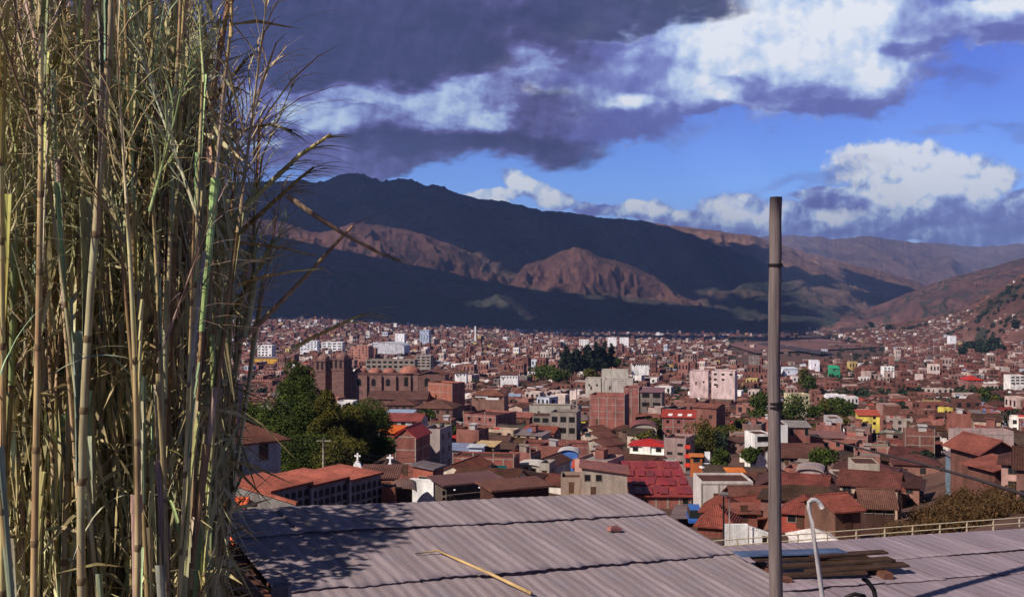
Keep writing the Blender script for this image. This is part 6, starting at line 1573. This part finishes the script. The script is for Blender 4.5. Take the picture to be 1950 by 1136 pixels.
# ---------------------------------------------------------------- cars
PAINT = {}
def car(label, u, v, d, rz, colr, kind='car'):
    p = px(u, v, d); t = empty('parked_'+kind if kind == 'car' else kind, p, rz); tag(t, label, kind, 'cars standing in the streets')
    L, W_, H1, H2 = (4.2,1.7,.75,1.42) if kind == 'car' else (5.6,2.1,1.0,2.3)
    m = simple('car_paint', colr, .35, .5)
    mb = MB(); prof = [(-L/2,.3),(-L/2,.7),(-L/2+.1,H1),(L/2-.15,H1),(L/2,.6),(L/2,.3)]
    P = [(x,-W_/2,z) for x,z in prof]; Q = [(x,W_/2,z) for x,z in prof]
    mb.poly(P[::-1]); mb.poly(Q)
    for i in range(6): j = (i+1)%6; mb.quad(P[i],P[j],Q[j],Q[i])
    mb.build('body', m, t)
    mb = MB(); a = W_/2-.08; x0, x1, x2, x3 = (-L*.36,-L*.26,L*.12,L*.27) if kind == 'car' else (-L*.48,-L*.48,L*.38,L*.44)
    A = [(x0,-a,H1+.002),(x3,-a,H1+.002),(x2,-a+.1,H2),(x1,-a+.1,H2)]; B = [(x,-y,z) for x,y,z in A]
    mb.poly(A[::-1],1); mb.poly(B,1); mb.quad(A[1],B[1],B[2],A[2],1); mb.quad(B[0],A[0],A[3],B[3],1); mb.quad(A[3],A[2],B[2],B[3],0); mb.build('cabin', [m, M_GLASS], t)
    for x in (-L*.3, L*.3):
        for y in (-1, 1):
            w_ = MB(); w_.tube([(x,y*(W_/2-.2),.32),(x,y*(W_/2+.02),.32)], .32, 12); wo_ = w_.build('wheel', M_DARK, t); q_ = MB(); q_.tube([(x,y*(W_/2+.021),.32),(x,y*(W_/2+.03),.32)], .18, 10); q_.build('rim', M_ZINC, wo_)
for k, (lab, u, v, d, rz, c_) in enumerate([('white car at the top of the sloping street', 1098, 812, 432, 75, (.8,.8,.78)), ('yellow taxi on the upper sloping street', 1112, 806, 440, 80, (.7,.5,.05)),
    ('black car below the yellow taxi', 1115, 823, 412, 80, (.03,.03,.03)), ('dark green car on the right side of the upper street', 1120, 832, 396, 78, (.04,.07,.06)),
    ('grey car halfway down the sloping street', 1136, 856, 352, 65, (.4,.4,.42)), ('small dark car in the middle of the lower street', 1160, 876, 312, 60, (.05,.05,.06)),
    ('white car beside the orange stall', 1348, 893, 286, 20, (.8,.8,.8))]):
    car(lab, u, v-1, d, R(rz), c_)
car('blue van parked on the lower road by the red roofs', 1322, 992, 172, R(85), (.03,.12,.42), 'van')
# ---------------------------------------------------------------- reeds at the left
def mat_reed(name, a, b_, c_):
    m, nt, b = newmat(name); b.inputs['Roughness'].default_value = .6; b.inputs['Specular IOR Level'].default_value = .3
    o = coords(nt); info = nt.nodes.new('ShaderNodeObjectInfo')
    off = nt.nodes.new('ShaderNodeVectorMath'); off.operation = 'MULTIPLY_ADD'; nt.links.new(info.outputs['Location'], off.inputs[0]); off.inputs[1].default_value = (7,3,5); nt.links.new(o, off.inputs[2])
    n1 = noise(nt, scaled(nt, off.outputs[0], (1,1,.35)), 9, 4, .6); n2 = noise(nt, scaled(nt, off.outputs[0], (1,1,.12)), 80, 3, .7)
    c = ramp(nt, n1, [(.32, a), (.5, b_), (.66, c_)])
    c = mixc(nt, 1, c, ramp(nt, n2, [(.3,(.6,.6,.6)),(.7,(1.3,1.3,1.25))]), 'MULTIPLY')
    c = mixc(nt, 1, c, info.outputs['Color'], 'MULTIPLY')
    nt.links.new(c, b.inputs['Base Color']); return m
M_STALK = mat_reed('reed_stalk', (.26,.15,.085), (.50,.37,.19), (.66,.62,.33))
M_LEAF = mat_reed('reed_leaf', (.25,.19,.11), (.45,.42,.25), (.60,.64,.44))
M_NODE = simple('reed_node', (.20,.135,.07), .8)
def ribbon(pts, w0, up=Vector((0,0,1))):
    """thin folded blade along pts, V section"""
    mb = MB(); n = len(pts); rows = []
    for i, p in enumerate(pts):
        t = (pts[min(i+1,n-1)]-pts[max(i-1,0)]).normalized(); s = t.cross(up)
        s = s.normalized() if s.length > 1e-3 else Vector((1,0,0)); nn = s.cross(t)
        f = i/(n-1); w = w0*(.35+1.1*f if f < .3 else (1-f)**.7*1.02+.02)
        rows.append((p-s*w/2+nn*w*.18, p, p+s*w/2+nn*w*.18))
    for i in range(n-1):
        a, b = rows[i], rows[i+1]
        mb.quad(a[0],a[1],b[1],b[0]); mb.quad(a[1],a[2],b[2],b[1])
    return mb
def blade_pts(r, L, droop, az, el):
    p = Vector((0,0,0)); d = Vector((math.cos(az)*math.cos(el), math.sin(az)*math.cos(el), math.sin(el))); out = [p.copy()]
    n = 9
    for i in range(n):
        d = (d+Vector((r.gauss(0,.05), r.gauss(0,.05), -droop/n))).normalized(); p = p+d*L/n; out.append(p.copy())
    return out
LEAVES = []
r_ = random.Random(21)
for k in range(14): LEAVES.append(ribbon(blade_pts(r_, r_.uniform(.13,.34), r_.uniform(.4,1.8), 0, r_.uniform(.8,1.35)), r_.uniform(.006,.013)).mesh('leaf', M_LEAF, True))
SHEATH = []
for k in range(4):
    mb = MB(); n = 7; L = r_.uniform(.14,.24)
    for i in range(n):
        for s in range(4):
            a0, a1 = -1.3+s*.65, -1.3+(s+1)*.65; q0, q1 = i/n, (i+1)/n
            R0, R1 = .0115+.004*q0+.006*q0**3, .0115+.004*q1+.006*q1**3
            mb.quad((R0*math.cos(a0),R0*math.sin(a0),q0*L),(R0*math.cos(a1),R0*math.sin(a1),q0*L),(R1*math.cos(a1*(1-.3*q1)),R1*math.sin(a1*(1-.3*q1)),q1*L),(R1*math.cos(a0*(1-.3*q1)),R1*math.sin(a0*(1-.3*q1)),q1*L))
    SHEATH.append(mb.mesh('sheath', M_LEAF, True))
def plume_mesh(seed, L=.30, n=38):
    r = random.Random(seed); mb = MB(); V = []
    for i in range(n):
        f = r.random(); z = f*L; az = r.uniform(0, 6.28); l = L*(.35+.4*(1-f))*r.uniform(.6,1.2)
        pts = [Vector((0,0,z))]; d = Vector((math.cos(az)*.5, math.sin(az)*.5, 1)).normalized()
        for j in range(4): d = (d+Vector((r.gauss(0,.08)+.05, r.gauss(0,.08), -.28))).normalized(); pts.append(pts[-1]+d*l/4)
        b = ribbon(pts, r.uniform(.0022,.0048)); k0 = len(mb.v); mb.v += b.v; mb.f += [tuple(q+k0 for q in f_) for f_ in b.f]; mb.m += b.m
    mb.tube([(0,0,-.02),(0,0,L)], [.003,.001], 5)
    return mb.mesh('plume', M_LEAF, True)
PLUMES = [plume_mesh(k, .22+.04*k) for k in range(5)]
STALKS = []
def stalk_geo(seed):
    r = random.Random(seed); L = r.uniform(1.7, 2.25); R0 = r.uniform(.0042,.0078); n = 24; bx, by = r.uniform(-.07,.07), r.uniform(-.07,.07); cx_, cy_ = r.uniform(-.02,.02), r.uniform(-.02,.02)
    path = lambda f: Vector((bx*f*f+cx_*math.sin(f*7), by*f*f+cy_*math.sin(f*6), L*f))
    mb = MB(); mb.tube([path(i/n) for i in range(n+1)], [R0*(1-.55*(i/n)**1.6) for i in range(n+1)], 7)
    nodes = []; z = r.uniform(.05,.15)
    nb = mb
    while z < L*.93:
        f = z/L; p = path(f); rr2 = R0*(1-.55*f**1.6)
        nb.lathe(p.x, p.y, [(rr2*1.0,z-.006),(rr2*1.16,z-.002),(rr2*1.16,z+.002),(rr2*1.0,z+.006)], 7, 1); nodes.append((f, p, rr2)); z += r.uniform(.10,.17)
    return mb.mesh('stalk', [M_STALK, M_NODE], True), None, nodes, L, path(1)
STALKS = [stalk_geo(100+k) for k in range(12)]
def reed(x, y, zb, tilt, az, seed, label, top=True, leafy=1.0, s=1.0, tint=None):
    r = random.Random(seed); me, nb, nodes, L, tip = STALKS[seed % 12]
    t = empty('reed', (x, y, zb), 0); t.rotation_euler = (Matrix.Rotation(az, 3, 'Z') @ Matrix.Rotation(tilt, 3, 'Y') @ Matrix.Rotation(r.uniform(0,6.28), 3, 'Z')).to_euler(); t.scale = (s, s, s)
    tag(t, label, 'reed', 'dry reeds standing in a dense clump')
    g = r.uniform(.68, 1.35); c = tint or (g*r.uniform(.92,1.08), g, g*r.uniform(.75,1.1))
    link('stalk', me, t, c)
    for f, p, rr2 in nodes:
        if f < .25: continue
        if r.random() < .75*leafy:
            o = link('sheath', r.choice(SHEATH), t, tuple(q*r.uniform(.7,1.25) for q in c)); o.location = p; o.rotation_euler = (0,0,r.uniform(0,6.28)); k = r.uniform(.75,1.1); o.scale = (k*rr2/.0095,)*2+(k,)
        if f > .5 and r.random() < .30*leafy:
            o = link('leaf', r.choice(LEAVES), t, tuple(q*r.uniform(.6,1.3) for q in c)); o.location = p; o.rotation_euler = (r.uniform(-.2,.2), r.uniform(-.3,.5), r.uniform(0,6.28)); k = r.uniform(.5,1.15); o.scale = (k,k,k)
    if top:
        o = link('plume', r.choice(PLUMES), t, tuple(q*r.uniform(.8,1.2) for q in c)); o.location = tip; o.rotation_euler = (r.uniform(-.4,.4), r.uniform(-.2,.6), 0); k = r.uniform(.7,1.2); o.scale = (k,k,k)
    return t
rn = random.Random(77); count = 0
for layer, (d0, d1, n, u0, u1) in enumerate([(1.75,2.05,64,-60,404),(2.05,2.4,80,-90,414),(2.4,2.8,78,-130,420),(2.8,3.3,64,-180,425)]):
    for i in range(n):
        u = u0+(u1-u0)*(i+rn.uniform(-.6,.6))/n; d = rn.uniform(d0, d1); x = (u-CX)/F*d
        lean = rn.gauss(.0, .055)+max(0,(u-300)/1600)
        zt_ = rn.uniform(-.25, .45)*d/2.2 if rn.random() < .72 else rn.uniform(.5,1.05)
        if u > 330: zt_ = min(zt_, rn.uniform(-.2,.5))
        S = STALKS[count % 12]; zb = zt_-S[3]
        x -= math.sin(lean)*(-1.0*d/2.2*.3)*0 + 0
        # lean about the lower edge of the view so the clump keeps its foot
        xb = x - math.tan(lean)*(-.62*d/2.2*1.0 - zb)
        reed(xb, d, zb, lean, rn.gauss(0,.5), count, 'pale dry reed packed among many others in the dense clump', top=True, leafy=1.0 if layer < 3 else .6)
        count += 1
print('reeds', count)
# reeds that stand out singly at the clump's edge
def single(name, label, pts, rad, tint=(1,1,1), blades=0, seed=0, bl=.14, cat='reed', wood=None):
    P = [px(*p) for p in pts]; b0 = P[0]; t = empty(name, b0); tag(t, label, cat); q = [p-b0 for p in P]
    # subdivide
    Q = []
    for i in range(len(q)-1):
        for k in range(4): Q.append(q[i].lerp(q[i+1], k/4))
    Q.append(q[-1]); n = len(Q)-1
    mb = MB(); mb.tube(Q, [rad*(1-.6*i/n) for i in range(n+1)], 7); mb.build('stalk', wood or M_STALK, t, True, color=tint)
    r = random.Random(seed); dirn = (q[-1]-q[-2]).normalized(); ln = (q[-1]-q[0]).length
    for k in range(blades):
        f = 1-(k/blades)*.5; i = min(n-1, int(f*n)); p = Q[i]; l = bl*r.uniform(.6,1.3); d = (dirn+Vector((r.gauss(.25,.25), r.gauss(0,.3), r.gauss(.05,.22)))).normalized()
        pts_ = [p.copy()]
        for j in range(6): d = (d+Vector((.03,0,-.13))).normalized(); pts_.append(pts_[-1]+d*l/6)
        ribbon(pts_, r.uniform(.004,.009)).build('leaf', M_LEAF, t, True, color=tuple(c*r.uniform(.7,1.4) for c in tint))
    return t
single('bent_reed', 'snapped reed hanging down to the right across the mountain', [(548,373,1.9),(600,410,1.9),(660,448,1.92),(720,480,1.95),(764,497,1.97)], .0052, (.8,.75,.9), 3, 1, .05)
single('bent_reed', 'straight reed slanting up to the right and crossing the snapped one', [(455,650,2.1),(500,610,2.1),(590,518,2.1),(650,452,2.1),(672,430,2.1)], .0058, (.8,.66,.75), 2, 2, .05)
single('feathery_reed', 'long reed arching to the upper right with a drooping feathery tip', [(395,480,2.15),(440,420,2.12),(510,352,2.1),(570,296,2.08),(630,256,2.06)], .0075, (1.0,1.1,.95), 26, 3, .085)
single('feathery_reed', 'second feathery reed just under the arching one', [(400,520,2.25),(460,440,2.22),(520,385,2.2),(570,340,2.2),(598,318,2.2)], .006, (.85,.85,.6), 22, 4, .09)
single('feathery_reed', 'reed with dark spiky blades spreading toward the mountain crest', [(380,330,2.2),(430,275,2.2),(470,245,2.2),(515,236,2.2),(556,250,2.2)], .005, (.6,.6,.5), 24, 5, .08)
single('feathery_reed', 'thin reed tip fanning out over the far town', [(560,662,2.3),(600,640,2.3),(640,622,2.3),(672,606,2.3),(690,598,2.3)], .0048, (1.5,1.45,1.0), 12, 6, .075)
single('bent_reed', 'thin straw-coloured blade lying level below the foothill', [(450,462,2.0),(500,466,2.0),(550,474,2.0),(600,487,2.0)], .003, (1.1,1.0,.7), 2, 7, .04)
single('bent_reed', 'bright thin blade rising slightly toward the right over the dark slope', [(452,541,2.0),(500,527,2.0),(560,516,2.0),(618,511,2.0)], .003, (1.5,1.35,.8), 1, 8, .04)
single('bent_reed', 'upright pale reed stub in front of the dark slope', [(466,640,2.1),(478,580,2.1),(487,520,2.1),(478,470,2.1)], .008, (.9,1.0,.95), 8, 9, .1)
single('bent_reed', 'knobbly reed leaning right with loose dark blades', [(430,620,2.2),(462,560,2.2),(500,500,2.2),(520,455,2.2)], .007, (.7,.75,.5), 16, 10, .1)
single('tall_reed', 'tall brown reed leaning right out of the top of the clump', [(375,330,2.0),(395,230,2.0),(415,120,2.0),(432,20,2.0),(440,-60,2.0)], .0085, (.75,.6,.6), 6, 11, .1)
single('tall_reed', 'tall grey-brown reed just left of the leaning one', [(312,330,2.1),(322,200,2.1),(335,60,2.1),(345,-60,2.1)], .009, (.7,.62,.6), 5, 12, .1)
single('tall_reed', 'short-topped thick reed with a dark ragged tip beside the bright cloud', [(368,300,2.05),(395,215,2.05),(420,170,2.05),(445,142,2.05),(470,112,2.05)], .006, (.55,.45,.35), 20, 13, .07)
# loose dry leaves filling the clump
r = np.random.RandomState(5); n = 34000
d_ = r.uniform(1.85, 3.4, n); u_ = r.uniform(-120, 412, n)+np.clip(r.normal(0,12,n),-30,30); v_ = 1200-1150*r.rand(n)**1.25; u_ = u_-np.clip((220-v_)/3,0,60)*(r.rand(n) < .6)
c = np.stack([(u_-CX)/F*d_, d_, (HY-v_)/F*d_], -1)
L = r.uniform(.04,.20,n); el = np.where(r.rand(n) < .7, r.choice([-1,1],n)*r.uniform(1.05,1.5,n), r.uniform(-1,1,n)); azr = r.uniform(0,6.28,n)
t = np.stack([np.cos(azr)*np.cos(el), np.sin(azr)*np.cos(el), np.sin(el)], -1); s = np.cross(t, r.normal(size=(n,3))); s /= np.linalg.norm(s,axis=1)[:,None]
w_ = r.uniform(.0015,.0048,n)[:,None]; m1 = c+t*(L*.5)[:,None]+np.array([0,0,-1])*(L*.05)[:,None]; e = c+t*L[:,None]+np.array([0,0,-1])*(L*.25)[:,None]
V = np.stack([c, m1+s*w_, e, m1-s*w_], 1).reshape(-1,3)
me = bpy.data.meshes.new('dry_leaves'); fast_mesh(me, V, np.arange(len(V)).reshape(-1,4)); me.materials.append(M_LEAF)
o = link('dry_leaves', me, None, (1.05,.97,.78)); tag(o, 'tangle of dry narrow leaves between the reeds', None, None, 'stuff')
# bushes standing behind the reeds: they darken the gaps and shade the corner of the sheet roof
for k, (x, y, h, w_, lab) in enumerate([(-6.6,12.2,9.6,4.3,'dark leafy bush behind the reeds, shading the corner of the sheet roof'),(-4.3,8.6,7.4,2.7,'dense dark bush closest behind the reed clump'),(-8.6,14.5,7.9,4.5,'big dark bush furthest behind the reed clump'),(-5.6,9.6,7.6,3.0,'dark bush filling the gap between the nearest and the furthest bush')]):
    tree('bush', lab, x, y, h, round_(h, w_, 20, 200+k, .02), 26000, .075, L_DARK, seed=200+k, cat='bush')
